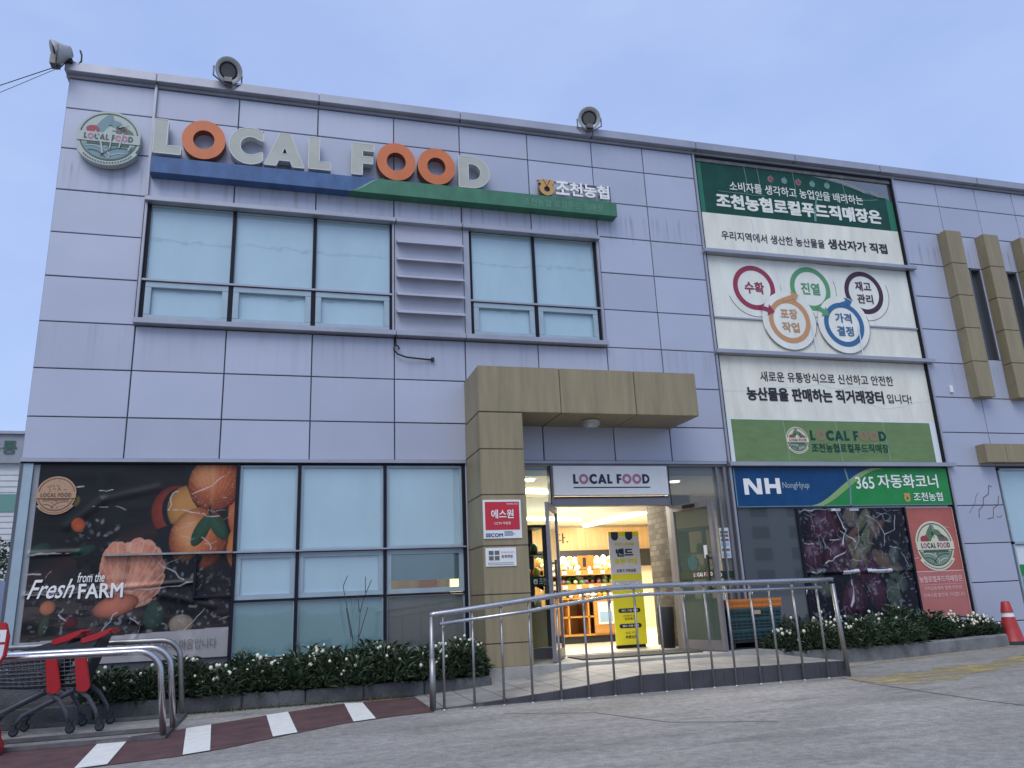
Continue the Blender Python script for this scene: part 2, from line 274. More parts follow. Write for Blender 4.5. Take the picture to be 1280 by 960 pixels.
def brick_material():
    m = bpy.data.materials.new('old_brick'); m.use_nodes = True; n = m.node_tree.nodes; L = m.node_tree.links; b = n['Principled BSDF']
    tc = n.new('ShaderNodeTexCoord'); sx_ = n.new('ShaderNodeSeparateXYZ'); L.new(tc.outputs['Object'], sx_.inputs[0]); ad_ = n.new('ShaderNodeMath'); L.new(sx_.outputs[0], ad_.inputs[0]); L.new(sx_.outputs[1], ad_.inputs[1]); mp = n.new('ShaderNodeCombineXYZ'); L.new(ad_.outputs[0], mp.inputs[0]); L.new(sx_.outputs[2], mp.inputs[1])
    br = n.new('ShaderNodeTexBrick'); L.new(mp.outputs[0], br.inputs['Vector']); br.inputs['Scale'].default_value = 1.0
    br.inputs['Brick Width'].default_value = 0.21; br.inputs['Row Height'].default_value = 0.095; br.inputs['Mortar Size'].default_value = 0.008
    br.inputs['Color1'].default_value = (0.022,0.019,0.014,1); br.inputs['Color2'].default_value = (0.085,0.073,0.054,1); br.inputs['Mortar'].default_value = (0.022,0.02,0.016,1)
    L.new(br.outputs['Color'], b.inputs['Base Color']); b.inputs['Roughness'].default_value = 0.85
    bp = n.new('ShaderNodeBump'); bp.inputs['Strength'].default_value = 0.8; bp.invert = True; bp.inputs['Distance'].default_value = 0.02; L.new(br.outputs['Fac'], bp.inputs['Height']); L.new(bp.outputs[0], b.inputs['Normal'])
    return m
M['brick'] = brick_material()

def tile_material():
    m = bpy.data.materials.new('grey_floor_tile'); m.use_nodes = True; n = m.node_tree.nodes; L = m.node_tree.links; b = n['Principled BSDF']
    tc = n.new('ShaderNodeTexCoord'); br = n.new('ShaderNodeTexBrick'); L.new(tc.outputs['Object'], br.inputs['Vector']); br.offset = 0.0
    br.inputs['Brick Width'].default_value = 0.36; br.inputs['Row Height'].default_value = 0.36; br.inputs['Mortar Size'].default_value = 0.007; br.inputs['Scale'].default_value = 1.0
    br.inputs['Color1'].default_value = (0.27,0.25,0.22,1); br.inputs['Color2'].default_value = (0.33,0.31,0.275,1); br.inputs['Mortar'].default_value = (0.075,0.072,0.066,1)
    t = n.new('ShaderNodeTexNoise'); t.inputs['Scale'].default_value = 3; t.inputs['Detail'].default_value = 6; L.new(tc.outputs['Object'], t.inputs['Vector'])
    mx = n.new('ShaderNodeMix'); mx.data_type = 'RGBA'; mx.blend_type = 'OVERLAY'; mx.inputs[0].default_value = 0.6; L.new(br.outputs['Color'], mx.inputs[6]); L.new(t.outputs[0], mx.inputs[7])
    L.new(mx.outputs[2], b.inputs['Base Color']); b.inputs['Roughness'].default_value = 0.7
    return m
M['tile'] = tile_material()
M['kerb_tile'] = mat('dark_riser_tile', (0.058,0.057,0.066), 0.55, var=0.22, vscale=4)
M['kerb_grout'] = mat('riser_grout', (0.12,0.12,0.12), 0.8)

# ------------------------------------------------------------------ mesh helpers (working units, world coordinates)
class MB:
    def __init__(s): s.v = []; s.f = []; s.m = []; s.sm = []
    def add(s, vs, fs, mi=0, smooth=False):
        o = len(s.v); s.v += [tuple(v) for v in vs]
        for f in fs: s.f.append(tuple(i+o for i in f)); s.m.append(mi); s.sm.append(smooth)
        return s
    def box(s, x0, x1, y0, y1, z0, z1, mi=0):
        vs = [(x0,y0,z0),(x1,y0,z0),(x1,y1,z0),(x0,y1,z0),(x0,y0,z1),(x1,y0,z1),(x1,y1,z1),(x0,y1,z1)]
        return s.add(vs, [(0,3,2,1),(4,5,6,7),(0,1,5,4),(1,2,6,5),(2,3,7,6),(3,0,4,7)], mi)
    def panel(s, x0, x1, z0, z1, y, t=0.03, b=0.006, mi=0, tilt=0.0):
        # cladding panel: front face at y (facing -Y) with a small bevel, sides going back t
        dx, dz = random.uniform(-tilt,tilt), random.uniform(-tilt,tilt)
        vs = [(x0,y+t,z0),(x1,y+t,z0),(x1,y+t,z1),(x0,y+t,z1),(x0,y+b,z0),(x1,y+b,z0),(x1,y+b,z1),(x0,y+b,z1),
              (x0+b,y-dx-dz,z0+b),(x1-b,y+dx-dz,z0+b),(x1-b,y+dx+dz,z1-b),(x0+b,y-dx+dz,z1-b)]
        fs = [(8,9,10,11)]
        for a in range(4):
            c = (a+1)%4
            fs += [(4+a,4+c,8+c,8+a),(a,c,4+c,4+a)]
        return s.add(vs, fs, mi)
    def prism(s, pts, y0, y1, mi=0, mside=None):
        # convex or simple polygon in XZ (counter-clockwise seen from -Y), front at y0, back at y1
        n = len(pts); vs = [(x,y0,z) for x,z in pts]+[(x,y1,z) for x,z in pts]
        s.add(vs, [tuple(range(n))], mi); o = len(s.v)-2*n
        ms = mi if mside is None else mside
        for i in range(n):
            j = (i+1)%n; s.f.append((o+j,o+i,o+n+i,o+n+j)); s.m.append(ms); s.sm.append(False)
        s.f.append(tuple(o+n+i for i in reversed(range(n)))); s.m.append(ms); s.sm.append(False)
        return s
    def poly(s, pts, y, mi=0): return s.add([(x,y,z) for x,z in pts], [tuple(range(len(pts)))], mi)
    def sheet(s, pts, z, mi=0): return s.add([(x,y,z) for x,y in pts], [tuple(range(len(pts)))], mi)
    def ring(s, cx, cz, r0, r1, y, a0=0, a1=360, mi=0, n=48, sx=1, sz=1):
        m_ = max(3, int(n*abs(a1-a0)/360)); vs = []
        for i in range(m_+1):
            a = R(a0+(a1-a0)*i/m_)
            for r in (r0, r1): vs.append((cx+r*sx*math.cos(a), y, cz+r*sz*math.sin(a)))
        return s.add(vs, [(2*i,2*i+1,2*i+3,2*i+2) for i in range(m_)], mi)
    def disc(s, cx, cz, r, y, mi=0, n=40, sx=1, sz=1, a0=0, a1=360):
        full = abs(a1-a0) >= 360; k = n if full else n+1
        pts = [(cx+r*sx*math.cos(R(a0+(a1-a0)*i/n)), y, cz+r*sz*math.sin(R(a0+(a1-a0)*i/n))) for i in range(k)]
        return s.add(pts, [tuple(range(k))], mi)
    def stroke(s, pts, wd, y, mi=0):
        for (x0,z0),(x1,z1) in zip(pts, pts[1:]):
            d = math.hypot(x1-x0, z1-z0) or 1; nx, nz = -(z1-z0)/d*wd/2, (x1-x0)/d*wd/2
            s.add([(x0-nx,y,z0-nz),(x1-nx,y,z1-nz),(x1+nx,y,z1+nz),(x0+nx,y,z0+nz)], [(0,1,2,3)], mi)
        return s
    def tube(s, pts, r, n=10, mi=0, caps=True):
        P = [Vector(p) for p in pts]; rings = []; up = Vector((0,0,1))
        rr = r if isinstance(r, (list,tuple)) else [r]*len(P); prev = None
        for i, p in enumerate(P):
            t = (P[min(i+1,len(P)-1)]-P[max(i-1,0)]).normalized()
            if prev is None:
                a = t.orthogonal().normalized()
            else:
                a = (prev - t*prev.dot(t)).normalized()
            prev = a; b = t.cross(a)
            rings.append([p+(a*math.cos(2*math.pi*k/n)+b*math.sin(2*math.pi*k/n))*rr[i] for k in range(n)])
        o = len(s.v); s.v += [tuple(v) for rg in rings for v in rg]
        for i in range(len(P)-1):
            for k in range(n):
                j = (k+1)%n; s.f.append((o+i*n+k,o+i*n+j,o+(i+1)*n+j,o+(i+1)*n+k)); s.m.append(mi); s.sm.append(True)
        if caps:
            s.f.append(tuple(o+k for k in reversed(range(n)))); s.m.append(mi); s.sm.append(False)
            s.f.append(tuple(o+(len(P)-1)*n+k for k in range(n))); s.m.append(mi); s.sm.append(False)
        return s
    def lathe(s, prof, c=(0,0,0), axis=(0,0,1), n=24, mi=0):
        ax = Vector(axis).normalized(); a = ax.orthogonal().normalized(); b = ax.cross(a); c = Vector(c)
        o = len(s.v)
        for r, h in prof:
            for k in range(n):
                t = 2*math.pi*k/n; s.v.append(tuple(c+ax*h+(a*math.cos(t)+b*math.sin(t))*r))
        for i in range(len(prof)-1):
            for k in range(n):
                j = (k+1)%n; s.f.append((o+i*n+k,o+i*n+j,o+(i+1)*n+j,o+(i+1)*n+k)); s.m.append(mi); s.sm.append(True)
        return s
    def mesh(s, name): 
        me = bpy.data.meshes.new(name); me.from_pydata(s.v, [], s.f)
        me.polygons.foreach_set('material_index', s.m); me.polygons.foreach_set('use_smooth', s.sm)
        return me

ORG = {}
def tag(o, label=None, cat=None, group=None, kind=None):
    if label: o['label'] = label
    if cat: o['category'] = cat
    if group: o['group'] = group
    if kind: o['kind'] = kind
    return o
def empty(name, loc, label, cat, group=None):
    o = bpy.data.objects.new(name, None); COL.objects.link(o); o.location = Vector(loc)*S; o.empty_display_size = 0.2
    ORG[o.name] = Vector(loc); return tag(o, label, cat, group)
def obj(name, mb, mats, parent=None, bevel=0, label=None, cat=None, group=None, kind=None, me=None):
    me = me or mb.mesh(name)
    if not isinstance(mats, (list,tuple)): mats = [mats]
    for m in mats: me.materials.append(M[m] if isinstance(m, str) else m)
    o = bpy.data.objects.new(name, me); COL.objects.link(o)
    if parent is not None: org = ORG[parent.name]
    else:
        co = np.empty(len(me.vertices)*3); me.vertices.foreach_get('co', co); co = co.reshape(-1,3)
        mn, mx = co.min(0), co.max(0); org = Vector(((mn[0]+mx[0])/2, (mn[1]+mx[1])/2, mn[2]))
        if kind == 'structure': org = Vector((0,0,0))
    me.transform(Matrix.Translation(-org)); me.transform(Matrix.Scale(S, 4))
    if bevel:
        bm = bmesh.new(); bm.from_mesh(me)
        bmesh.ops.bevel(bm, geom=[e for e in bm.edges if e.calc_face_angle(0) > 0.6], offset=bevel*S, segments=2, affect='EDGES', clamp_overlap=True)
        bm.to_mesh(me); bm.free()
    if parent is not None: o.parent = parent
    else: o.location = org*S
    ORG[o.name] = org
    return tag(o, label, cat, group, kind)

# lettering -----------------------------------------------------------------
def text_into(mb, body, box, y, mi=0, bold=0.0, shear=0.0, depth=0.0, mirror=False):
    """typeset text, fitted to the box (x0, z0, x1, z1) on the plane y, facing -Y"""
    c = bpy.data.curves.new('t', 'FONT'); c.body = body; c.size = 1; c.shear = shear; c.resolution_u = 3; c.fill_mode = 'BOTH' if depth else 'FRONT'; c.extrude = depth/2
    o = bpy.data.objects.new('t', c); COL.objects.link(o)
    dg = bpy.context.evaluated_depsgraph_get(); dg.update()
    me = bpy.data.meshes.new_from_object(o.evaluated_get(dg))
    vs = [v.co.copy() for v in me.vertices]; fs = [tuple(p.vertices) for p in me.polygons]
    bpy.data.objects.remove(o); bpy.data.curves.remove(c); bpy.data.meshes.remove(me)
    if not vs: return
    x0 = min(v.x for v in vs); x1 = max(v.x for v in vs); z0 = min(v.y for v in vs); z1 = max(v.y for v in vs)
    bx0, bz0, bx1, bz1 = box; sx = (bx1-bx0)/max(1e-6,x1-x0); sz = (bz1-bz0)/max(1e-6,z1-z0)
    d = max(0.0, bold); bw = d*sx; bh = d*sz*0.8; sx = (bx1-bx0-2*bw)/max(1e-6,x1-x0); sz = (bz1-bz0-2*bh)/max(1e-6,z1-z0)
    for k,(ox,oz) in enumerate(((0,0),(-1,-.6),(1,.6),(-1,.6),(1,-.6),(0,1),(0,-1)) if d > 0.004 else ((0,0),)):
        out = [(bx0+bw+ox*bw+(v.x-x0)*sx, y-v.z-depth/2-0.0004*k, bz0+bh+oz*bh+(v.y-z0)*sz) for v in vs]
        mb.add(out, fs, mi)
def circ(cx, cz, r, a0, a1, n=28): return [(cx+r*math.cos(R(a0+(a1-a0)*i/n)), cz+r*math.sin(R(a0+(a1-a0)*i/n))) for i in range(n+1)]
def letter_shape(ch):
    """geometric sans capitals, cap height 1, (width, outlines)"""
    t = 0.27
    if ch == 'L': return 0.56, [[(0,0),(0.56,0),(0.56,0.235),(t,0.235),(t,1),(0,1)]]
    if ch == 'F': return 0.56, [[(0,0),(t,0),(t,0.37),(0.53,0.37),(0.53,0.59),(t,0.59),(t,0.775),(0.56,0.775),(0.56,1),(0,1)]]
    if ch == 'A': return 1.0, [[(0,0),(0.29,0),(0.355,0.17),(0.645,0.17),(0.71,0),(1.0,0),(0.625,1),(0.375,1)], [(0.425,0.37),(0.5,0.60),(0.575,0.37)]]
    if ch == 'O': return 1.06, [circ(0.53,0.5,0.53,0,360,48)[:-1], circ(0.53,0.5,0.26,0,360,36)[:-1]]
    if ch == 'C':
        o_ = circ(0.53,0.5,0.53,52,308,40); i_ = circ(0.55,0.5,0.27,308,52,30)
        return 0.86, [[(0.86,0.95)]+[p for p in o_ if p[0] < 0.87]+[(0.86,0.05)]+[(0.86,0.34)]+[p for p in i_ if p[0] < 0.74]+[(0.86,0.66)]]
    if ch == 'D':
        return 0.87, [[(0,0),(0.33,0)]+circ(0.37,0.5,0.5,-90,90,28)+[(0,1)], [(t,0.235)]+circ(0.36,0.5,0.265,-90,90,20)+[(t,0.765)]]
def outline_into(mb, loops, y, depth=0.0, mi=0, mside=None):
    """filled outline with holes; depth pulls it out toward -Y"""
    c = bpy.data.curves.new('o', 'CURVE'); c.dimensions = '2D'; c.fill_mode = 'BOTH' if depth else 'FRONT'; c.extrude = depth/2
    for lp in loops:
        sp = c.splines.new('POLY'); sp.points.add(len(lp)-1); sp.use_cyclic_u = True
        for p, q in zip(sp.points, lp): p.co = (q[0], q[1], 0, 1)
    o = bpy.data.objects.new('o', c); COL.objects.link(o); dg = bpy.context.evaluated_depsgraph_get(); dg.update()
    me = bpy.data.meshes.new_from_object(o.evaluated_get(dg))
    vs = [(v.co.x, y-v.co.z-depth/2, v.co.y) for v in me.vertices]; 
    ff = []; fs_ = []
    for p in me.polygons: (ff if abs(p.normal.z) > 0.5 else fs_).append(tuple(p.vertices))
    bpy.data.objects.remove(o); bpy.data.curves.remove(c); bpy.data.meshes.remove(me)
    o0 = len(mb.v); mb.add(vs, ff, mi)
    for f in fs_: mb.f.append(tuple(i+o0 for i in f)); mb.m.append(mi if mside is None else mside); mb.sm.append(False)
def local_food(mb, x0, z0, x1, z1, y, dark=0, o_mi=1, depth=0.0):
    """the words LOCAL FOOD fitted to a box"""
    gap, sp = 0.10, 0.42; ws = []; x = 0
    for ch in 'LOCAL FOOD':
        if ch == ' ': x += sp; continue
        wd, lp = letter_shape(ch); ws.append((x, ch, lp)); x += wd+gap
    tot = x-gap; k = (x1-x0)/tot; h = z1-z0
    for px, ch, lp in ws:
        outline_into(mb, [[(x0+(px+a)*k, z0+b*h) for a, b in l] for l in lp], y, depth, o_mi if ch == 'O' else dark)

def emblem_into(mb, cx, cz, r, y, mono=False, depth=0.0, ribbon=True, text_ok=True, sx=1.0):
    """round market emblem: vegetables over a name band over ploughed fields. material slots:
       0 cream 1 line 2 leaf 3 field 4 red 5 brown 6 pink"""
    e = 0.004 if r > 0.15 else 0.003
    if depth:
        pts = [(cx+r*math.cos(R(a)), cz+r*math.sin(R(a))) for a in range(0,360,6)]
        mb.prism(pts, y-depth, y, 0)
        if ribbon:
            arc = [(cx+r*1.10*math.cos(R(a)), cz+r*1.10*math.sin(R(a))) for a in range(212,330,4)]
            arc2 = [(cx+r*0.97*math.cos(R(a)), cz+r*0.97*math.sin(R(a))) for a in range(328,208,-4)]
            mb.prism(arc+arc2, y-depth-0.015, y, 0)
        y = y-depth
    else:
        mb.disc(cx, cz, r, y, 0, sx=sx)
        if ribbon: mb.ring(cx, cz, r*0.95, r*1.12, y-e*0.5, 215, 325, 0, sx=sx)
    P = lambda a, b: (cx+a*r*sx, cz+b*r)
    mb.ring(cx, cz, r*0.875, r*0.915, y-e, 0, 360, 1, sx=sx)
    # lower field
    mb.disc(cx, cz, r*0.86, y-e, 3, sx=sx, a0=200, a1=340, n=30)
    for k, (ox, oz, rr) in enumerate([(-0.5,-1.05,0.5),(-0.5,-1.05,0.68),(-0.5,-1.05,0.86),(0.45,-1.15,0.55),(0.45,-1.15,0.75),(0.45,-1.15,0.93)]):
        pts = [(ox+rr*math.cos(R(a)), oz+rr*math.sin(R(a))) for a in range(10,171,4)]
        pts = [p for p in pts if math.hypot(*p) < 0.83 and p[1] < -0.35 and (p[0] < 0.12 if ox < 0 else p[0] > -0.05-0.2*rr)]
        if len(pts) > 1: mb.stroke([P(*p) for p in pts], r*0.035, y-2*e, 0 if k % 2 else 1)
    mb.poly([P(-0.66,-0.33),P(0.66,-0.33),P(0.66,-0.25),P(-0.66,-0.25)], y-2*e, 1)
    # vegetables
    for kk, (pts, mi) in enumerate((([(-0.55,0.12),(-0.62,0.3),(-0.4,0.42),(-0.28,0.62),(-0.08,0.85),(0.06,0.84),(0.1,0.66),(0.32,0.6),(0.45,0.44),(0.7,0.26),(0.76,0.12)], 2),
                    ([(0.1,0.12),(0.22,0.4),(0.45,0.44),(0.72,0.26),(0.78,0.12)], 5),
                    ([(-0.2,0.12),(-0.05,0.36),(0.06,0.42),(0.18,0.34),(0.24,0.12)], 0),
                    ([(-0.05,0.85),(-0.02,0.55),(0.06,0.55),(0.06,0.84)], 3))):
        mb.poly([P(*p) for p in pts], y-e-0.0008-0.0006*kk, mi)
    q = P(-0.52,0.24); mb.disc(q[0], q[1], r*0.2, y-2.2*e, 4, sz=0.72, sx=sx)
    for k in range(9):
        a, b = random.uniform(-0.35,0.55), random.uniform(0.16,0.42); t = random.uniform(0.4,2.6)
        mb.stroke([P(a,b), P(a+.09*math.cos(t),b+.09*math.sin(t)), P(a+.16*math.cos(t+.5),b+.15*math.sin(t+.5))], r*0.025, y-2.4*e, 1)
    # name band
    mb.poly([P(-0.98,-0.22),P(0.98,-0.22),P(0.98,0.13),P(-0.98,0.13)], y-2.8*e, 0)
    if text_ok: local_food(mb, cx-0.76*r*sx, cz-0.15*r, cx+0.76*r*sx, cz+0.07*r, y-3.6*e, 1, 6)
    if ribbon:
        for a in range(225, 318, 5):
            mb.ring(cx, cz, r*1.0, r*1.045, y-0.02-e if depth else y-1.5*e, a, a+3, 1, n=60, sx=sx)
EM = ['em_cream','em_line','em_green','em_field','em_red','em_brown','pink_o']
EM_FADE = ['em_fade','em_line','em_blue','em_blue','em_red','em_brown','pink_o']
EM_KRAFT = ['em_kraft','em_kraft_d','em_kraft','em_kraft','em_kraft','em_kraft','em_kraft_d']

def coop_mark(mb, cx, cz, w_, y, depth=0.0, mi=0, mside=None):
    """small gold pot shaped mark with two ears and a round hole"""
    h = w_*0.62
    o = circ(cx, cz-0.06*w_, 0.5*w_, -200, 20, 30)
    loop = o + [(cx+0.36*w_,cz+0.22*w_),(cx+0.52*w_,cz+0.36*w_),(cx+0.42*w_,cz+0.58*w_),(cx-0.42*w_,cz+0.58*w_),(cx-0.52*w_,cz+0.36*w_),(cx-0.36*w_,cz+0.22*w_)]
    outline_into(mb, [loop, circ(cx, cz-0.1*w_, 0.2*w_, 0, 360, 20)[:-1]], y, depth, mi, mside)
    for k in (-1,1): mb.stroke([(cx+k*0.24*w_,cz+0.575*w_),(cx,cz+0.10*w_)], 0.06*w_, y-depth-0.002, mi if mside is None else mside)


# ------------------------------------------------------------------ ground and paving
g = MB(); g.sheet([(-160,-160),(160,-160),(160,160),(-160,160)], 0.0); obj('ground', g, 'ground', kind='structure')
band_o = [(0.35,-4.6),(1.1,-4.15),(1.73,-3.86),(2.32,-3.72),(2.62,-3.56),(3.08,-3.15),(3.54,-2.79),(3.97,-2.61),(4.37,-2.53)]
band_i = [(-0.2,-3.2),(0.6,-2.95),(1.2,-2.75),(1.71,-2.55),(2.15,-2.32),(2.65,-1.96),(3.0,-1.72),(3.55,-1.36),(4.39,-1.27)]
g = MB()
for (a,b),(c,d) in zip(zip(band_o, band_o[1:]), zip(band_i, band_i[1:])): g.sheet([a,b,d,c], 0.004)
obj('painted_strip', g, 'maroon', kind='structure')
for q in ([(3.632,-1.35),(3.622,-2.743),(3.822,-2.661),(3.815,-1.40)], [(2.876,-1.80),(2.960,-3.20),(3.149,-3.09),(3.075,-1.68)],
          [(2.220,-2.28),(2.355,-3.69),(2.53,-3.60),(2.415,-2.17)], [(1.607,-2.60),(1.70,-3.86),(1.89,-3.80),(1.818,-2.52)]):
    g = MB(); g.sheet(q, 0.008); obj('road_stripe', g, 'stripe', kind='structure')
g = MB()
g.sheet([(8.75,-2.62),(8.75,-3.45),(9.5,-3.35),(10.2,-2.95),(11.2,-2.85),(12.6,-2.45),(13.4,-1.9),(13.4,-1.3),(12.6,-1.5),(11.4,-2.1),(10.2,-2.25),(9.9,-2.6),(9.2,-2.55)], 0.004)
g.sheet([(9.05,-1.62),(9.05,-1.78),(10.6,-1.40),(11.6,-1.16),(13.2,-0.80),(13.2,-0.70),(11.6,-1.06),(10.4,-1.28)], 0.004)
obj('faded_floor_paint', g, 'yellow_worn', kind='structure')
g = MB()
def crack(pts, wd):
    for (a,b),(c,d) in zip(pts, pts[1:]):
        l = math.hypot(c-a,d-b); nx, ny = -(d-b)/l*wd, (c-a)/l*wd
        g.sheet([(a-nx,b-ny),(c-nx,d-ny),(c+nx,d+ny),(a+nx,b+ny)], 0.003)
crack([(8.80,-2.46),(8.68,-3.1),(8.60,-3.9),(8.56,-4.6),(8.60,-5.7),(8.58,-9)], 0.007)
crack([(4.9,-3.0),(5.6,-3.4),(5.9,-4.2),(6.6,-4.6)], 0.006)
obj('pavement_crack', g, 'joint_line', kind='structure')

# ramp and landing
rx = [(4.38,0.006),(4.83,0.03),(5.63,0.085),(6.145,0.135),(6.5,0.170),(7.4,0.174),(8.95,0.160)]
g = MB()
for (a,za),(b,zb) in zip(rx, rx[1:]):
    g.add([(a,-2.375,za),(b,-2.375,zb),(b,-0.9,zb),(a,-0.9,za)], [(0,1,2,3)])
g.add([(8.95,-2.375,0.16),(8.95,-0.9,0.16),(8.95,-0.9,0),(8.95,-2.375,0)], [(0,1,2,3)])
obj('ramp', g, 'tile', kind='structure')
g = MB()
x = 4.86
def rz(x):
    for (a,za),(b,zb) in zip(rx, rx[1:]):
        if a <= x <= b: return za+(zb-za)*(x-a)/(b-a)
    return 0.16
while x < 8.94:
    x2 = min(x+0.235, 8.95)
    g.add([(x+.006,-2.385,0.0),(x2-.006,-2.385,0.0),(x2-.006,-2.385,rz(x2)-.004),(x+.006,-2.385,rz(x)-.004),(x+.006,-2.376,0.0),(x2-.006,-2.376,0.0),(x2-.006,-2.376,rz(x2)),(x+.006,-2.376,rz(x))],
          [(0,1,2,3),(3,2,6,7),(1,5,6,2),(0,3,7,4)], 0)
    x = x2
for (a,za),(b,zb) in zip(rx, rx[1:]): g.add([(a,-2.3755,0),(b,-2.3755,0),(b,-2.3755,zb-.003),(a,-2.3755,za-.003)], [(0,1,2,3)], 1)
obj('ramp_edge', g, ['kerb_tile','kerb_grout'], kind='structure')
g = MB(); g.box(5.28,9.2,-0.95,0.30,0.0,0.205); obj('landing', g, 'slab', kind='structure', bevel=0.008)
g = MB()
for k in range(60):
    a = random.uniform(5.3,8.9)
g.box(6.55,8.2,-0.62,-0.05,0.207,0.222); obj('doormat', g, 'mat_dark', label='dark grey ribbed doormat lying across the shop entrance', cat='doormat')

# ------------------------------------------------------------------ store building
B = empty('store_building', (9.0,0,0), 'two storey silver panelled shop building with olive entrance canopy', 'building')
RZ = [7.95,7.5,6.9,6.3,5.7,5.1,4.5,3.9,3.3,2.79]
cells = []          # x0,x1,z0,z1
def rows(x0,x1,zs):
    for a,b in zip(zs,zs[1:]): cells.append((x0,x1,b,a))
rows(0,1.085,RZ)
C2 = [1.085,2.165,3.245,4.335,5.325,6.40,7.47]
for a,b in zip(C2,C2[1:]):
    rows(a,b,[7.95,7.5,6.27]); rows(a,b,[4.49,3.9,3.3,2.79])
for a,b in ((7.47,8.36),(8.36,9.265)): rows(a,b,[7.95,7.5,6.9,6.3,5.7,5.1,4.5,3.9,3.3,2.79])
X4 = [13.29,14.21,15.09,15.97,16.9,17.8,18.7,19.6]
for a,b in zip(X4,X4[1:]): rows(a,b,[7.95,7.5,6.93])
rows(13.29,14.03,[6.93,6.3,5.7,5.1,4.5,3.9])
for a in (14.37,15.2,16.03,16.87,17.7): cells.append((a,a+0.50,6.31,6.93)); cells.append((a,a+0.50,3.9,4.6)); cells.append((a,a+0.22,4.6,6.31)); cells.append((a+0.46,a+0.5,4.6,6.31))
for k in range(6): cells.append((14.03+k*0.835,14.37+k*0.835,3.9,6.93))
XL = [13.29,14.245]; 
rows(13.29,14.245,[3.9,3.3,2.74,2.1,1.5,0.9,0.3,0.0])
for a,b in ((14.245,15.3),(15.3,16.4),(16.4,17.5),(17.5,18.6),(18.6,19.6)): rows(a,b,[3.9,3.3,2.74]); rows(a,b,[0.45,0.0])
cells.append((5.27,6.06,0.2,2.79)); cells.append((9.22,13.29,0.0,0.40))
g = MB(); tones = []
for x0,x1,z0,z1 in cells:
    n0 = len(g.f); g.panel(x0+.007,x1-.007,z0+.007,z1-.007,0.0,0.03,0.005,0,0.0016); tones += [random.uniform(0.93,1.05)]*(len(g.f)-n0)
me = g.mesh('cladding'); at = me.attributes.new('tone','FLOAT_COLOR','FACE')
at.data.foreach_set('color', np.repeat(np.array(tones)[:,None],4,1).ravel().astype(np.float32))
obj('cladding', None, 'panel', B, me=me)
# backing wall with the window and door openings left out
holes = [(1.10,4.32,4.56,6.20),(5.42,7.42,4.56,6.20),(0.02,5.27,0.42,2.74),(6.06,9.22,0.2,2.74),(9.28,13.27,0.42,7.93),(14.26,19.6,0.46,2.70)]+[(a+0.22,a+0.46,4.6,6.31) for a in (14.37,15.2,16.03,16.87,17.7)]
xs = sorted({0.0,19.6}|{h[0] for h in holes}|{h[1] for h in holes}); zs = sorted({0.0,7.95}|{h[2] for h in holes}|{h[3] for h in holes})
g = MB()
for a,b in zip(xs,xs[1:]):
    for c,d in zip(zs,zs[1:]):
        mx_, mz_ = (a+b)/2,(c+d)/2
        if not any(h[0]<mx_<h[1] and h[2]<mz_<h[3] for h in holes): g.box(a,b,0.022,0.24,c,d)
obj('backing_wall', g, 'gap', B)
g = MB(); g.box(0,5.275,0.0,0.02,0.0,0.415); obj('plinth', g, 'kerb_dark', B)
g = MB(); g.box(0,0.06,0.03,11.7,0,7.95); g.box(19.54,19.6,0.25,11.7,0,7.95); g.box(0,19.6,11.7,11.8,0,7.95); obj('side_wall', g, 'alu', B)
g = MB(); g.box(0.02,19.58,0.02,11.75,7.86,7.94); obj('roof', g, 'kerb', B)
g = MB()
cuts = [-0.045,1.09,3.25,5.33,7.47,9.30,11.2,12.95,15.1,17.2,19.65]
for a,b in zip(cuts,cuts[1:]): g.box(a+.006,b-.006,-0.11,0.3,8.0,8.135)
g.box(-0.03,19.63,-0.025,0.28,7.955,8.0); 
for c in cuts[1:-1]: g.box(c-.02,c+.02,-0.10,0.28,8.0,8.12,1)
obj('parapet_coping', g, ['alu','alu_dark'], B, bevel=0.006)
g = MB(); g.box(1.065,1.10,-0.045,-0.002,6.3,8.15); g.box(1.06,1.075,-0.03,-0.002,4.5,6.3,1); obj('downpipe', g, ['alu','frame_dark'], B, bevel=0.004)

def window_set(x0, x1, z0, z1, zt, cols, y=0.0, head=True, low=True, pane_mats=('blind','blind')):
    """a strip of windows: each column a fixed pane above an opening sash"""
    for i,(a,b) in enumerate(zip(cols,cols[1:])):
        f = MB(); e = 0.022
        f.box(a+.008,b-.008,y+.03,y+.10,z1-e,z1); f.box(a+.008,b-.008,y+.03,y+.10,zt+.012,zt+.03)
        f.box(a+.008,a+.03,y+.03,y+.10,zt+.03,z1-e); f.box(b-.03,b-.008,y+.03,y+.10,zt+.03,z1-e)
        w_ = obj('window', f, 'sash', B)
        p = MB(); p.box(a+.03,b-.03,y+.06,y+.07,zt+.03,z1-e); obj('pane', p, pane_mats[0], w_)
        s = MB(); k = 0.075
        s.box(a+.03,b-.03,y+.01,y+.09,z0+.02,z0+.02+k); s.box(a+.03,b-.03,y+.01,y+.09,zt-.022-k,zt-.022)
        s.box(a+.03,a+.03+k,y+.01,y+.09,z0+.02+k,zt-.022-k); s.box(b-.03-k,b-.03,y+.01,y+.09,z0+.02+k,zt-.022-k)
        obj('sash', s, 'sash', w_, bevel=0.004)
        p = MB(); p.box(a+.03+k,b-.03-k,y+.065,y+.07,z0+.02+k,zt-.022-k); obj('pane', p, pane_mats[1], w_)
    d = MB()
    for c in cols: d.box(c-.024,c+.024,y+.012,y+.12,z0,z1)
    d.box(x0,x1,y+.06,y+.12,z0,z0+.02)
    obj('mullion', d, 'frame_dark', B)
    d = MB(); d.box(x0-.01,x1+.01,y-.012,y+.05,zt-.012,zt+.014); obj('transom', d, 'alu', B)
window_set(1.10,4.32,4.56,6.20,5.125,[1.125,2.19,3.245,4.30])
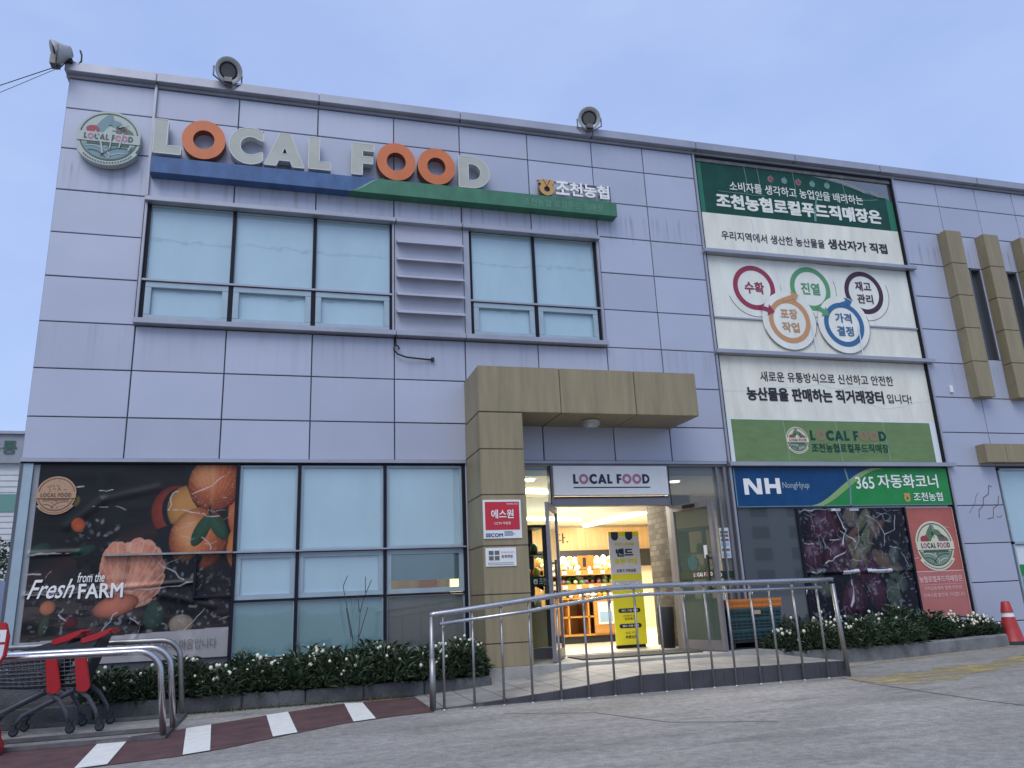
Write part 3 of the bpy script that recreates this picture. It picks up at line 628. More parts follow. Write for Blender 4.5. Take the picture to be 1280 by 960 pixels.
window_set(5.42,7.42,4.56,6.20,5.11,[5.44,6.41,7.40])
for a,b,c,d,e in ((1.075,4.345,-0.10,6.205,6.27),(5.325,7.46,-0.10,6.205,6.27),(4.36,5.31,-0.10,6.205,6.27),(1.07,4.345,-0.12,4.495,4.565),(4.352,5.318,-0.12,4.495,4.565),(5.325,7.46,-0.12,4.495,4.565)):
    g = MB(); g.box(a,b,c,0.03,d,e); obj('window_ledge', g, 'alu', B, bevel=0.005)
for a,b in ((1.075,1.105),(4.305,4.332),(5.335,5.42),(7.42,7.46)):
    g = MB(); g.box(a,b,-0.03,0.05,4.565,6.205); obj('window_jamb', g, 'alu', B, bevel=0.004)
g = MB(); g.box(4.345,5.33,0.0,0.03,4.565,6.205)
for z in (5.93,5.665,5.40,5.135,4.875): g.add([(4.365,-0.13,z-.055),(5.315,-0.13,z-.055),(5.315,-0.13,z-.030),(4.365,-0.13,z-.030),(4.365,0.002,z-.012),(5.315,0.002,z-.012),(5.315,0.002,z+.035),(4.365,0.002,z+.035)],[(0,1,2,3),(3,2,6,7),(0,4,5,1),(0,3,7,4),(1,5,6,2)],0)
obj('louvre', g, 'louvre', B)

# ground floor glazing left of the entrance
gx = [2.40,3.135,4.21,5.25]
for i,(a,b) in enumerate(zip(gx,gx[1:])):
    f = MB(); e = 0.035; y = 0.0
    for z0,z1,k in ((1.665,2.725,0.03),(1.095,1.64,0.06),(0.43,1.068,0.012)):
        f.box(a+.02,b-.02,y+.03,y+.09,z0,z0+k); f.box(a+.02,b-.02,y+.03,y+.09,z1-k,z1)
        f.box(a+.02,a+.02+k,y+.03,y+.09,z0+k,z1-k); f.box(b-.02-k,b-.02,y+.03,y+.09,z0+k,z1-k)
    w_ = obj('window', f, 'sash', B, bevel=0.003)
    for z0,z1,k,m_ in ((1.665,2.725,0.03,'blind'),(1.095,1.64,0.06,'blind'),(0.43,1.068,0.012,'film_low')):
        p = MB()
        if i == 2 and z0 == 1.095:
            p.box(a+.02+k,b-.02-k,y+.06,y+.066,z0+k,z1-k); obj('pane', p, 'glass', w_)
            p = MB(); p.box(a+.02+k,b-.02-k,y+.075,y+.08,z0+k+.10,z1-k); obj('privacy_film', p, 'blind', w_)
        elif i == 2 and z0 == 0.43:
            p.box(a+.02+k,b-.02-k,y+.06,y+.066,z0+k,z1-k); obj('pane', p, 'glass_grey', w_)
        else:
            p.box(a+.02+k,b-.02-k,y+.06,y+.07,z0+k,z1-k); obj('pane', p, m_, w_)
g = MB()
for c in gx: g.box(c-.02,c+.02,0.0,0.12,0.42,2.735)
g.box(2.40,5.25,0.012,0.12,1.07,1.092); g.box(2.40,5.25,0.012,0.12,1.642,1.650); g.box(0.0,5.27,-0.01,0.12,2.735,2.752)
obj('mullion', g, 'frame_dark', B)
g = MB(); g.box(0.0,5.28,-0.035,0.03,2.752,2.792); g.box(2.38,5.26,-0.03,0.03,1.648,1.666); g.box(6.06,9.22,-0.035,0.03,2.752,2.79); obj('transom', g, 'alu', B)
g = MB(); g.box(0.03,0.135,0.0,0.1,0.42,2.735); g.box(0.0,0.03,-0.008,0.1,0.42,2.735,1); g.box(0.135,2.38,0.055,0.12,0.42,2.735,1); obj('corner_post', g, ['sash','alu_dark'], B)
# bare metal strip crossing the poster
g = MB(); g.box(0.97,2.38,-0.045,0.03,1.65,1.672); g.box(1.96,1.985,-0.03,0.03,1.16,1.65,1); g.box(1.96,2.38,-0.03,0.03,1.14,1.16,1); obj('sash_rail', g, ['steel_dull','frame_dark'], B)

# entrance portal
def portal_material_box(g, x0,x1,y0,y1,z0,z1): g.box(x0+.004,x1-.004,y0,y1,z0+.004,z1-.004)
g = MB()
for a,b in ((5.29,6.40),(6.40,7.47),(7.47,8.405)): portal_material_box(g,a,b,-0.82,-0.003,3.275,3.89)
for a,b in ((0.2,0.47),(0.47,1.03),(1.03,1.60),(1.60,2.22),(2.22,2.795),(2.795,3.272)): portal_material_box(g,5.285,5.868,-0.82,-0.003,a,b)
P_ = obj('entrance_portal', g, 'beige', B, bevel=0.006)
g = MB(); g.box(5.30,8.39,-0.80,-0.01,3.29,3.88); g.box(5.30,5.85,-0.80,-0.01,0.2,3.3); obj('joint_backing', g, 'gap', P_)
# right hand fins and beam
for k in range(6):
    x0 = 14.03+0.835*k; g = MB()
    for a,b in ((3.88,4.5),(4.5,5.1),(5.1,5.7),(5.7,6.3),(6.3,6.93)): g.box(x0,x0+0.34,-0.185,-0.001,a+.004,b-.004)
    g.box(x0+.01,x0+.33,-0.17,-0.002,3.89,6.92,1)
    obj('fin', g, ['beige','gap'], B, bevel=0.005)
g = MB()
for a,b in ((13.905,14.33),(14.33,15.6),(15.6,16.9),(16.9,18.2),(18.2,19.6)): g.box(a+.003,b-.003,-0.185,-0.001,2.775,3.08)
g.box(13.92,19.58,-0.17,-0.002,2.785,3.07,1)
obj('canopy_beam', g, ['beige','gap'], B, bevel=0.005)
for a in (14.37,15.2,16.03,16.87,17.7):
    g = MB(); g.box(a+.22,a+.46,0.10,0.12,4.6,6.31); w_ = obj('window', g, 'dark_glass', B)
    g = MB(); g.box(a+.22,a+.245,0.0,0.13,4.6,6.31); g.box(a+.435,a+.46,0.0,0.13,4.6,6.31); g.box(a+.22,a+.46,0.0,0.13,6.285,6.31); obj('frame', g, 'alu_dark', w_)
for a,b in ((14.28,15.3),(15.3,16.4),(16.4,17.5),(17.5,18.6),(18.6,19.6)):
    g = MB(); g.box(a,a+.03,0.0,0.1,0.46,2.7); g.box(a,b,0.0,0.1,2.67,2.7); g.box(a,b,0.0,0.1,1.47,1.51); g.box(a,b,0,0.1,0.46,0.5); w_ = obj('window', g, 'sash', B)
    g = MB(); g.box(a+.03,b,0.05,0.06,1.51,2.67); obj('pane', g, 'blind', w_)
    g = MB(); g.box(a+.03,b,0.05,0.06,0.5,1.47); obj('pane', g, 'film_low', w_)

# tall glazed bay with the banners
g = MB(); g.box(9.265,9.30,-0.02,0.12,0.40,7.95); g.box(13.245,13.285,-0.02,0.12,0.40,7.95); g.box(9.30,9.325,-0.005,0.12,0.40,7.95,1); g.box(13.222,13.245,-0.005,0.12,0.40,7.95,1); g.box(9.3,13.25,0.0,0.12,7.92,7.95,1)
obj('bay_frame', g, ['alu','frame_dark'], B)
g = MB()
for z in (6.165,4.475,2.72): g = MB(); g.box(9.25,13.36,-0.09,0.05,z,z+.062); obj('bay_ledge', g, 'alu', B, bevel=0.004)
for z0,z1 in ((6.23,7.92),(4.54,6.16),(2.785,4.47)):
    g = MB(); g.box(9.325,13.222,0.045,0.06,z0,z1); obj('window', g, 'dark_glass', B)
g = MB(); g.box(9.325,10.33,0.03,0.05,0.42,2.09); g.box(9.325,13.222,0.05,0.07,2.09,2.72); g.box(10.36,13.222,0.05,0.07,0.42,2.09); wlow = obj('window', g, 'dark_glass', B)
g = MB(); g.box(10.315,10.36,0.0,0.07,0.42,2.09); g.box(12.27,12.30,0.0,0.05,0.42,2.09); obj('mullion', g, 'frame_dark', wlow)

# entrance frame, sidelights, doors
g = MB()
for c,wd in ((6.075,.03),(6.487,.045),(8.258,.045),(9.06,.03),(9.19,.05)): g.box(c-wd/2,c+wd/2,0.0,0.12,0.2,2.735)
g.box(6.06,9.22,0.0,0.12,2.72,2.752); g.box(6.51,8.236,0.0,0.13,2.165,2.275); g.box(6.06,6.487,0.0,0.12,0.2,0.34); g.box(8.28,9.2,0.0,0.12,0.2,0.30)
obj('entrance_frame', g, 'door_grey', B, bevel=0.004)
g = MB(); g.box(6.465,6.478,-0.004,0.1,2.165,2.73); g.box(8.268,8.28,-0.004,0.1,2.165,2.73); g.box(6.51,8.236,-0.004,0.1,2.275,2.292); obj('gasket', g, 'frame_dark', B)
g = MB(); g.box(6.09,6.465,0.05,0.058,0.34,2.72); sl_ = obj('sidelight', g, 'glass', B)
g = MB(); g.box(6.09,6.465,0.04,0.045,1.115,1.245); st_ = obj('window_strip', g, 'green_strip', sl_)
g = MB(); coop_mark(g,6.20,1.175,0.06,0.036); text_into(g,'조천농협',(6.25,1.135,6.455,1.225),0.036,0,0.01); obj('lettering', g, 'white_letter', st_)
g = MB(); g.box(8.28,9.045,0.05,0.058,0.30,2.72); sr_ = obj('sidelight', g, 'glass_grey', B)
g = MB(); g.box(8.30,9.165,0.04,0.045,1.125,1.225); st_ = obj('window_strip', g, 'green_strip', sr_)
g = MB(); local_food(g,8.44,1.145,8.98,1.205,0.036,0,1); obj('lettering', g, ['white_letter','pink_o'], st_)
g = MB(); g.box(9.075,9.165,0.05,0.058,0.30,2.72); obj('sidelight', g, 'glass_grey', B)

def door(px, py, ang, wd, sgn, name_label, gm='glass_green'):
    """one leaf of the glazed door, hinged at px; built along local x then swung"""
    def sw(mb):
        ca, sa = math.cos(ang), math.sin(ang)
        mb.v = [(px+x*ca-y*sa, py+x*sa+y*ca, z) for x,y,z in mb.v]; return mb
    z0, z1 = 0.215, 2.135; f = MB()
    X0, X1 = (0,wd) if sgn > 0 else (-wd,0)
    f.box(X0,X0+.075,-.022,.022,z0,z1); f.box(X1-.075,X1,-.022,.022,z0,z1); f.box(X0+.075,X1-.075,-.022,.022,z1-.085,z1); f.box(X0+.075,X1-.075,-.022,.022,z0,z0+.125)
    d = obj('door', sw(f), 'door_grey', B, bevel=0.004, label=name_label)
    p = MB(); p.box(X0+.075,X1-.075,-.004,.004,z0+.125,z1-.085); obj('pane', sw(p), gm, d)
    xe = X1-.13 if sgn > 0 else X0+.13
    h = MB()
    for yy in (-.06,.06): h.box(xe-.014,xe+.014,yy-.012,yy+.012,0.95,1.42); h.box(xe-.01,xe+.01,min(yy,0),max(yy,0),0.98,1.0); h.box(xe-.01,xe+.01,min(yy,0),max(yy,0),1.37,1.39)
    obj('handle', sw(h), 'black', d)
    return d, sw, X0, X1
dR, swR, a0, a1 = door(8.235,-0.03,-1.33,0.83,1,'right glass door leaf standing wide open')
t_ = MB(); t_.box(a0+.09,a1-.09,-.012,-.008,1.12,1.23); obj('window_strip', swR(t_), 'green_strip', dR)
t_ = MB(); t_.prism(circ(0.36,1.33,0.10,0,360,28)[:-1],-.012,-.007); obj('round_sticker', swR(t_), 'teal_sticker', dR)
t_ = MB(); local_food(t_,0.36,1.15,0.72,1.20,-.016,0,1); obj('lettering', swR(t_), ['white_letter','pink_o'], dR)
t_ = MB(); t_.box(0.60,0.66,-.012,-.007,1.38,1.55); obj('lock_plate', swR(t_), 'paper', dR)
dL, swL, a0, a1 = door(6.515,-0.03,1.10,0.83,-1,'left glass door leaf standing open','glass')
t_ = MB(); t_.box(a0+.09,a1-.09,.008,.012,1.12,1.23); obj('window_strip', swL(t_), 'green_strip', dL)
# door closer on the right leaf
t_ = MB(); t_.box(0.30,0.52,-.05,-.022,2.07,2.115); obj('door_closer', swR(t_), 'frame_dark', dR)

# interior shell
g = MB(); g.box(4.15,12.0,0.25,8.0,0.19,0.215); obj('shop_floor', g, 'shop_floor', B)
g = MB(); g.box(4.15,12.0,0.245,8.0,2.62,2.70); obj('shop_ceiling', g, 'shop_ceiling', B)
g = MB(); g.box(4.15,4.2,0.25,8.0,0.21,2.62); g.box(11.95,12.0,0.25,8.0,0.21,2.62); g.box(4.2,11.95,7.95,8.0,0.21,2.62); obj('shop_wall', g, 'warm_wall', B)
g = MB(); g.box(4.22,11.94,7.86,7.94,2.03,2.56); sg_ = obj('wall_fascia', g, 'wood', B)
g = MB(); text_into(g,'니다.',(8.85,2.2,9.50,2.44),7.855,0,0.012); obj('lettering', g, 'black', sg_)
g = MB(); g.box(4.22,11.94,7.7,7.94,1.62,2.02); obj('chiller_hood', g, 'black', B)
g = MB(); g.box(8.40,8.80,0.42,1.1,0.215,2.36); obj('brick_pillar', g, 'brick', B)
g = MB(); g.box(4.22,5.9,0.5,0.54,0.215,1.06); obj('counter_back', g, 'warm_wall', B)
# storefront head boards seen through the upper glass of the doors
g = MB(); g.box(5.9,11.9,2.6,2.68,2.36,2.62); obj('ceiling_beam', g, 'shop_ceiling', B)
for k,(a,b,c,d) in enumerate(((9.9,7.7,10.35,3.4),(5.2,5.0,9.2,6.2),(6.3,1.5,8.0,1.9))):
    t_ = empty('ceiling_light', (a,b,2.6), ['long lit strip light nearest the back of the shop ceiling, slanting right','lit strip light deep inside the shop above the shelves','short lit strip light just inside the shop doors'][k], 'ceiling light', 'strip lights on the shop ceiling')
    L_ = math.hypot(c-a,d-b); q = MB(); ux, uy = (c-a)/L_, (d-b)/L_; wx, wy = -uy*.05, ux*.05
    q.add([(a-wx,b-wy,2.565),(c-wx,d-wy,2.565),(c+wx,d+wy,2.565),(a+wx,b+wy,2.565),(a-wx,b-wy,2.618),(c-wx,d-wy,2.618),(c+wx,d+wy,2.618),(a+wx,b+wy,2.618)],[(0,3,2,1),(4,5,6,7),(0,1,5,4),(1,2,6,5),(2,3,7,6),(3,0,4,7)])
    obj('tube', q, 'tube_light', t_)
def area(loc, sx_, sy_, e):
    l = bpy.data.lights.new('shop_lamp','AREA'); l.shape = 'RECTANGLE'; l.size = sx_*S; l.size_y = sy_*S; l.energy = e; l.color = (1.0,0.92,0.77)
    o = bpy.data.objects.new('shop_lamp', l); COL.objects.link(o); o.location = Vector(loc)*S
area((7.9,3.6,2.54),3.5,0.5,430); area((8.2,6.0,2.54),4,0.6,400); area((7.4,1.4,2.54),2.4,0.4,200)
for (x,y,nm) in ((6.33,0.55,'round lit ceiling downlight behind the left sidelight'),(8.75,0.75,'round lit ceiling downlight behind the right sidelight')):
    q = MB(); q.lathe([(0.0,2.600),(0.075,2.600),(0.085,2.618)],(x,y,0),(0,0,1),20); q.f = q.f; obj('downlight', q, 'tube_light', label=nm, cat='ceiling light')

# ------------------------------------------------------------------ signs on the facade
T = empty('store_sign', (4.4,-0.1,6.5), 'row of big raised grey and orange LOCAL FOOD letters on a blue to green bar', 'store sign')
g = MB()
yF, yB = -0.18, -0.002; zb, zt = 6.575, 6.805
def bar(mb, x0, x1, mi, top=None):
    mb.add([(x0,yF,zb),(x1,yF,zb),(x1,yF,zt),(x0,yF,zt),(x0,yB,zb),(x1,yB,zb),(x1,yB,zt),(x0,yB,zt)],[(0,1,2,3),(3,2,6,7),(0,4,5,1),(4,7,6,5)]+([(0,3,7,4)] if x0 < 2 else [])+([(1,5,6,2)] if x1 > 7 else []), mi)
bar(g,1.12,3.70,0); bar(g,4.15,7.742,1)
cv = [(3.70+0.45*t, zb+(zt-zb)*(3*t*t-2*t**3)) for t in [i/12 for i in range(13)]]
for (a,za),(b,zc) in zip(cv,cv[1:]):
    g.add([(a,yF,za),(b,yF,zc),(b,yF,zt),(a,yF,zt)],[(0,1,2,3)],0); g.add([(a,yF,zb),(b,yF,zb),(b,yF,zc),(a,yF,za)],[(0,1,2,3)],1)
g.add([(3.70,yF,zt),(4.15,yF,zt),(4.15,yB,zt),(3.70,yB,zt)],[(0,1,2,3)],0); g.add([(3.70,yF,zb),(3.70,yB,zb),(4.15,yB,zb),(4.15,yF,zb)],[(0,1,2,3)],1)
obj('sign_bar', g, ['sign_blue','sign_green'], T)
g = MB()
for (a,za),(b,zc) in zip(cv,cv[1:]): g.add([(a-.03,yF-.003,za-.004),(b-.03,yF-.003,zc-.004),(b+.03,yF-.003,zc+.012),(a+.03,yF-.003,za+.012)],[(0,1,2,3)],0)
obj('swoosh', g, 'pale_green', T)
g = MB(); text_into(g,'조천농협 로컬푸드 직매장',(6.24,6.62,7.52,6.745),yF-.004,0,-0.012); obj('tagline', g, 'ghost_text', T)
LET = [('L',1.13,1.475,6.87,7.378),('O',1.475,2.028,6.858,7.414),('C',2.075,2.515,6.855,7.385),('A',2.54,3.072,6.858,7.372),('L',3.128,3.43,6.866,7.366),
       ('F',3.72,4.03,6.85,7.352),('O',4.07,4.628,6.832,7.402),('O',4.66,5.21,6.83,7.39),('D',5.268,5.73,6.82,7.335)]
for ch,x0,x1,z0,z1 in LET:
    wd, lp = letter_shape(ch); k = (x1-x0)/wd; h = z1-z0; q = MB()
    tr = lambda l: [(x0+a*k, z0+b*h) for a,b in l]
    outline_into(q, [tr(l) for l in lp], -0.05, 0.12, 0, 1)
    o_ = obj('letter', q, ['orange','orange_side'] if ch == 'O' else ['letter','letter_edge'], T)
    if ch != 'O':
        q = MB()
        for l in lp:
            pts = tr(l)+[tr(l)[0]]; q.stroke(pts, 0.013, -0.1725)
        obj('trim', q, 'letter_edge', o_)
q = MB()
for a in (1.3,2.3,3.3,4.3,5.5): q.box(a-.01,a+.01,-0.05,-0.003,6.95,6.97)
obj('stand_off', q, 'gap', T)

q = MB(); emblem_into(q,0.585,7.055,0.385,-0.03,depth=0.09)
q.stroke([(0.42,7.12),(0.50,6.95),(0.53,6.80)],0.02,-0.14,0); q.stroke([(0.62,7.1),(0.61,6.88)],0.014,-0.14,0); q.stroke([(0.75,7.12),(0.72,6.9)],0.016,-0.14,0); q.stroke([(0.70,7.2),(0.80,7.26)],0.016,-0.14,0); q.stroke([(0.86,6.95),(0.83,6.87)],0.02,-0.14,0)
obj('round_sign', q, EM_FADE, label='round sun-faded emblem sign with vegetables at the upper left corner of the wall', cat='sign')
T = empty('cooperative_sign', (7.1,-0.05,6.8), 'small gold pot mark and white raised Korean letters above the green bar', 'sign')
q = MB(); coop_mark(q,6.64,6.975,0.235,-0.06,0.07,0,1); obj('mark', q, ['gold','orange_side'], T)
for ch,x0,x1 in (('조',6.785,7.005),('천',7.015,7.225),('농',7.24,7.455),('협',7.465,7.665)):
    q = MB(); text_into(q,ch,(x0,6.885,x1,7.115),-0.07,0,0.028,0,0.05); obj('letter', q, 'white_letter', T)
q = MB(); q.box(6.525,7.73,-0.012,-0.003,7.145,7.165); q.box(7.715,7.735,-0.012,-0.003,6.74,7.165); q.box(6.53,6.80,-0.010,-0.003,6.78,7.16,1); obj('backing_frame', q, ['alu_dark','alu'], T)

# white lightbox above the doors
T = empty('entrance_sign', (7.36,-0.05,2.29), 'white LOCAL FOOD sign board over the shop doors, pink letters O', 'sign')
q = MB(); q.box(6.50,8.225,-0.055,0.02,2.305,2.715); obj('board', q, 'white', T, bevel=0.004)
q = MB(); local_food(q,6.785,2.465,7.94,2.598,-0.06,0,1); q.box(6.785,7.94,-0.0605,-0.0555,2.405,2.42); obj('lettering', q, ['navy','pink_o'], T)

# signs on the portal pillar
T = empty('security_sign', (5.55,-0.83,1.68), 'red and white security notice screwed to the entrance pillar', 'sign')
q = MB(); q.box(5.30,5.785,-0.835,-0.822,1.685,2.155); obj('plate', q, 'white', T, bevel=0.002)
q = MB(); q.box(5.325,5.76,-0.839,-0.8352,1.79,2.13); obj('red_field', q, 'red_sign', T)
q = MB(); text_into(q,'에스원',(5.40,1.925,5.685,2.035),-0.843,0,0.02); text_into(q,'CCTV 작동중',(5.435,1.85,5.645,1.885),-0.843,0,0.01); text_into(q,'안전해요 안심',(5.60,2.09,5.74,2.115),-0.843,0,0.0); obj('lettering', q, 'white_letter', T)
q = MB(); text_into(q,'SECOM',(5.325,1.705,5.54,1.75),-0.839,0,0.02); 
for z in (1.765,1.75,1.735,1.72): q.box(5.56,5.56+random.uniform(.1,.2),-0.8385,-0.8355,z,z+.005)
obj('lettering', q, 'bank_blue', T)
T = empty('information_plate', (5.5,-0.83,1.35), 'small white plate with grey print under the red notice on the pillar', 'sign')
q = MB(); q.box(5.315,5.70,-0.833,-0.822,1.355,1.575); obj('plate', q, 'white', T, bevel=0.002)
q = MB()
q.box(5.35,5.49,-0.8365,-0.8335,1.425,1.545,0)
for a in (5.355,5.428):
    for z in (1.43,1.492): q.box(a,a+.058,-0.838,-0.8367,z,z+.048,1)
text_into(q,'운영매장',(5.51,1.455,5.655,1.49),-0.837,1,0.015); text_into(q,'한국농어민 장터',(5.51,1.51,5.67,1.53),-0.837,2,0.0)
for z in (1.375,1.395): q.box(5.34,5.66,-0.8365,-0.8335,z,z+.004,1)
obj('print', q, ['paper','em_brown','red_sign'], T)

# ------------------------------------------------------------------ banners in the tall bay
def crinkle(mb, x0, x1, z, y, mi, amp=0.03, wd=0.012, n=14):
    pts = [(x0+(x1-x0)*i/n, z+random.uniform(-amp,amp)) for i in range(n+1)]; mb.stroke(pts, wd, y, mi)
T = empty('window_banner', (11.25,0.03,6.23), 'dark green and cream film banner torn at its upper right corner', 'banner', 'film banners in the tall window bay')
q = MB(); y = 0.036
q.poly([(9.43,6.925),(13.08,6.925),(13.08,7.56),(12.75,7.60),(12.3,7.72),(11.9,7.80),(11.0,7.91),(9.43,7.92)], y, 0)
q.poly([(9.33,6.925),(9.43,6.925),(9.43,7.92),(9.33,7.92)], y, 1); q.poly([(13.08,6.925),(13.215,6.925),(13.215,7.5),(13.08,7.56)], y, 1)
obj('green_field', q, ['dkgreen','edgegreen'], T)
q = MB(); q.poly([(9.33,6.235),(13.215,6.235),(13.215,6.925),(9.33,6.925)], y, 0); obj('cream_field', q, 'cream', T)
q = MB()       # the loose flap curls forward
fl = [(11.95,7.808),(12.1,7.80),(12.45,7.70),(12.65,7.62),(12.75,7.66),(12.9,7.58),(13.1,7.57)]
for (a,za),(b,zc) in zip(fl,fl[1:]): q.add([(a,y-.002,za-.01),(b,y-.002,zc-.01),(b,y-.045,zc+.012),(a,y-.03,za+.008)],[(0,1,2,3)])
obj('torn_flap', q, 'crease', T)
q = MB(); text_into(q,'소비자를 생각하고 농업인을 배려하는',(9.93,7.375,12.58,7.555),y-.004,0,0.012); text_into(q,'조천농협로컬푸드직매장은',(9.64,7.03,12.91,7.31),y-.004,0,0.045); obj('lettering', q, 'cream2', T)
q = MB(); text_into(q,'우리지역에서 생산한 농산물을',(9.66,6.46,11.63,6.62),y-.004,0,0.013); text_into(q,'생산자가 직접',(11.70,6.465,12.91,6.655),y-.004,0,0.035); obj('lettering', q, 'black', T)
q = MB()
for i,xx in enumerate((10.75,11.02,11.30,11.58,11.88)):
    q.disc(xx,7.68,0.055,y-.003,0 if i in (0,2) else 1,n=16); q.ring(xx,7.68,0.045,0.06,y-.004,0,300,1,n=14); q.stroke([(xx,7.73),(xx+.02,7.76)],0.012,y-.004,1)
obj('icons', q, ['em_red','crease_dark'], T)
q = MB(); crinkle(q,9.7,10.6,7.34,y-.006,0,0.01,0.010,8); crinkle(q,11.6,12.9,7.5,y-.006,0,0.03,0.012,8)
q.stroke([(11.55,7.18),(11.62,7.42),(11.85,7.52)],0.03,y-.006,0); q.stroke([(11.52,6.96),(11.55,7.2)],0.045,y-.006,0); q.stroke([(12.24,7.02),(12.22,7.28)],0.03,y-.006,1)
for xx in (10.25,10.5,11.2,12.2): q.stroke([(xx,7.9),(xx+.02,7.6),(xx,7.35)],0.012,y-.006,0)
q.stroke([(10.27,6.9),(10.3,6.3)],0.02,y-.006,1); q.stroke([(11.2,6.9),(11.22,6.3)],0.02,y-.006,1); q.stroke([(12.2,6.88),(12.22,6.3)],0.016,y-.006,1)
obj('crease', q, ['crease_dark','crease'], T)

T = empty('window_banner', (11.25,0.03,4.54), 'pale film banner with five linked coloured rings in the tall bay', 'banner', 'film banners in the tall window bay')
q = MB(); q.poly([(9.33,5.105),(13.215,5.105),(13.215,6.16),(9.33,6.16)], y, 0); q.poly([(9.33,4.545),(13.215,4.545),(13.215,5.085),(9.33,5.085)], y, 1); obj('film', q, ['cream2','cream'], T)
q = MB(); q.box(9.32,13.22,y-.025,y+.02,5.082,5.108); obj('glazing_bar', q, 'alu', T)
rings = [('ring_red',10.14,5.645,['수확']),('ring_green',11.205,5.70,['진열']),('ring_plum',12.26,5.70,['재고','관리']),('ring_tan',10.70,5.105,['포장','작업']),('ring_blue',11.735,5.09,['가격','결정'])]
for m_,cx,cz,words in rings:
    q = MB(); q.disc(cx,cz,0.50,y-.003 if cz > 5.4 else y-.028,1,n=56); q.ring(cx,cz,0.495,0.505,y-.0035 if cz > 5.4 else y-.0285,200,380,3,n=56); yy = y-.006 if cz > 5.4 else y-.032
    q.ring(cx,cz,0.30,0.385,yy,0,360,0,n=56)
    if len(words) == 1: text_into(q,words[0],(cx-.18,cz-.105,cx+.18,cz+.105),yy-.002,2,0.025)
    else:
        text_into(q,words[0],(cx-.16,cz+.03,cx+.16,cz+.20),yy-.002,2,0.025); text_into(q,words[1],(cx-.16,cz-.20,cx+.16,cz-.03),yy-.002,2,0.025)
    obj('ring_motif', q, [m_,'cream2' if cz > 5.4 else 'cream2',m_,'em_brown'], T)
q = MB()
def arrow(mb, x0,z0,x1,z1, mi, yy):
    d = math.hypot(x1-x0,z1-z0); ux,uz = (x1-x0)/d,(z1-z0)/d
    mb.stroke([(x0,z0),(x1-ux*.08,z1-uz*.08)],0.075,yy,mi); mb.add([(x1,yy-.001,z1),(x1-ux*.12-uz*.10,yy-.001,z1-uz*.12+ux*.10),(x1-ux*.12+uz*.10,yy-.001,z1-uz*.12-ux*.10)],[(0,1,2)],mi)
for a in ((10.20,5.30,10.44,5.235,0),(10.62,5.45,10.93,5.56,1),(11.28,5.36,11.47,5.235,2),(11.70,5.43,11.96,5.52,3)): arrow(q,*a,y-.036)
obj('arrow', q, ['ring_red','ring_tan','ring_green','ring_blue'], T)
q = MB(); q.stroke([(10.6,6.12),(10.63,5.6)],0.02,y-.0045,0); q.stroke([(12.0,5.08),(12.0,4.56)],0.02,y-.04,0); q.stroke([(11.1,5.06),(11.12,4.57)],0.02,y-.04,0); obj('crease', q, ['crease'], T)

T = empty('window_banner', (11.25,0.03,2.79), 'pale film banner above a faded green field with small emblem', 'banner', 'film banners in the tall window bay')
q = MB(); q.poly([(9.33,3.475),(13.215,3.475),(13.215,4.47),(9.33,4.47)], y, 0); q.poly([(9.33,2.79),(9.42,2.79),(9.42,3.475),(9.33,3.475)],y,1); q.poly([(13.10,2.79),(13.215,2.79),(13.215,3.475),(13.10,3.475)],y,1); obj('pale_field', q, ['cream','crease'], T)
q = MB(); q.poly([(9.42,2.80),(13.10,2.80),(13.10,3.455),(9.42,3.455)], y, 0); q.poly([(9.42,3.455),(13.10,3.455),(13.10,3.475),(9.42,3.475)],y,1); obj('green_field', q, ['midgreen','crease'], T)
q = MB(); text_into(q,'새로운 유통방식으로 신선하고 안전한',(10.03,4.07,12.53,4.235),y-.004,0,0.013); text_into(q,'농산물을 판매하는 직거래장터',(9.75,3.755,12.285,3.975),y-.004,0,0.042); text_into(q,'입니다!',(12.35,3.775,12.83,3.93),y-.004,0,0.013); obj('lettering', q, 'black', T)
q = MB(); local_food(q,10.78,3.145,12.20,3.30,y-.004,0,1); text_into(q,'조천농협로컬푸드직매장',(10.775,2.955,12.21,3.095),y-.004,0,0.02); obj('lettering', q, ['dkgreen','salmon_o'], T)
q = MB(); emblem_into(q,10.54,3.15,0.20,y-.003); obj('emblem', q, EM, T)
q = MB()
pts = [(9.35+0.32*i, 3.97+0.07*math.sin(i*0.9+.5)-(0.03*i if i > 6 else 0)*(1 if i < 9 else 0.6)+random.uniform(-.012,.012)) for i in range(13)]
pts = [(9.35,3.90),(9.8,3.91),(10.2,3.98),(10.7,3.99),(11.1,4.06),(11.45,3.98),(11.75,3.86),(12.0,3.74),(12.3,3.68),(12.6,3.72),(12.9,3.80),(13.2,3.84)]
q.stroke(pts,0.012,y-.0025,0); q.stroke([(11.45,3.98),(11.7,4.04),(12.0,4.02)],0.008,y-.0025,0)
for xx in (10.33,11.28,12.18): q.stroke([(xx-.02,4.2),(xx,3.5)],0.012,y-.0022,0); q.stroke([(xx,3.45),(xx+.03,2.82)],0.016,y-.0022,1)
obj('crease', q, ['crease','crease_green'], T)

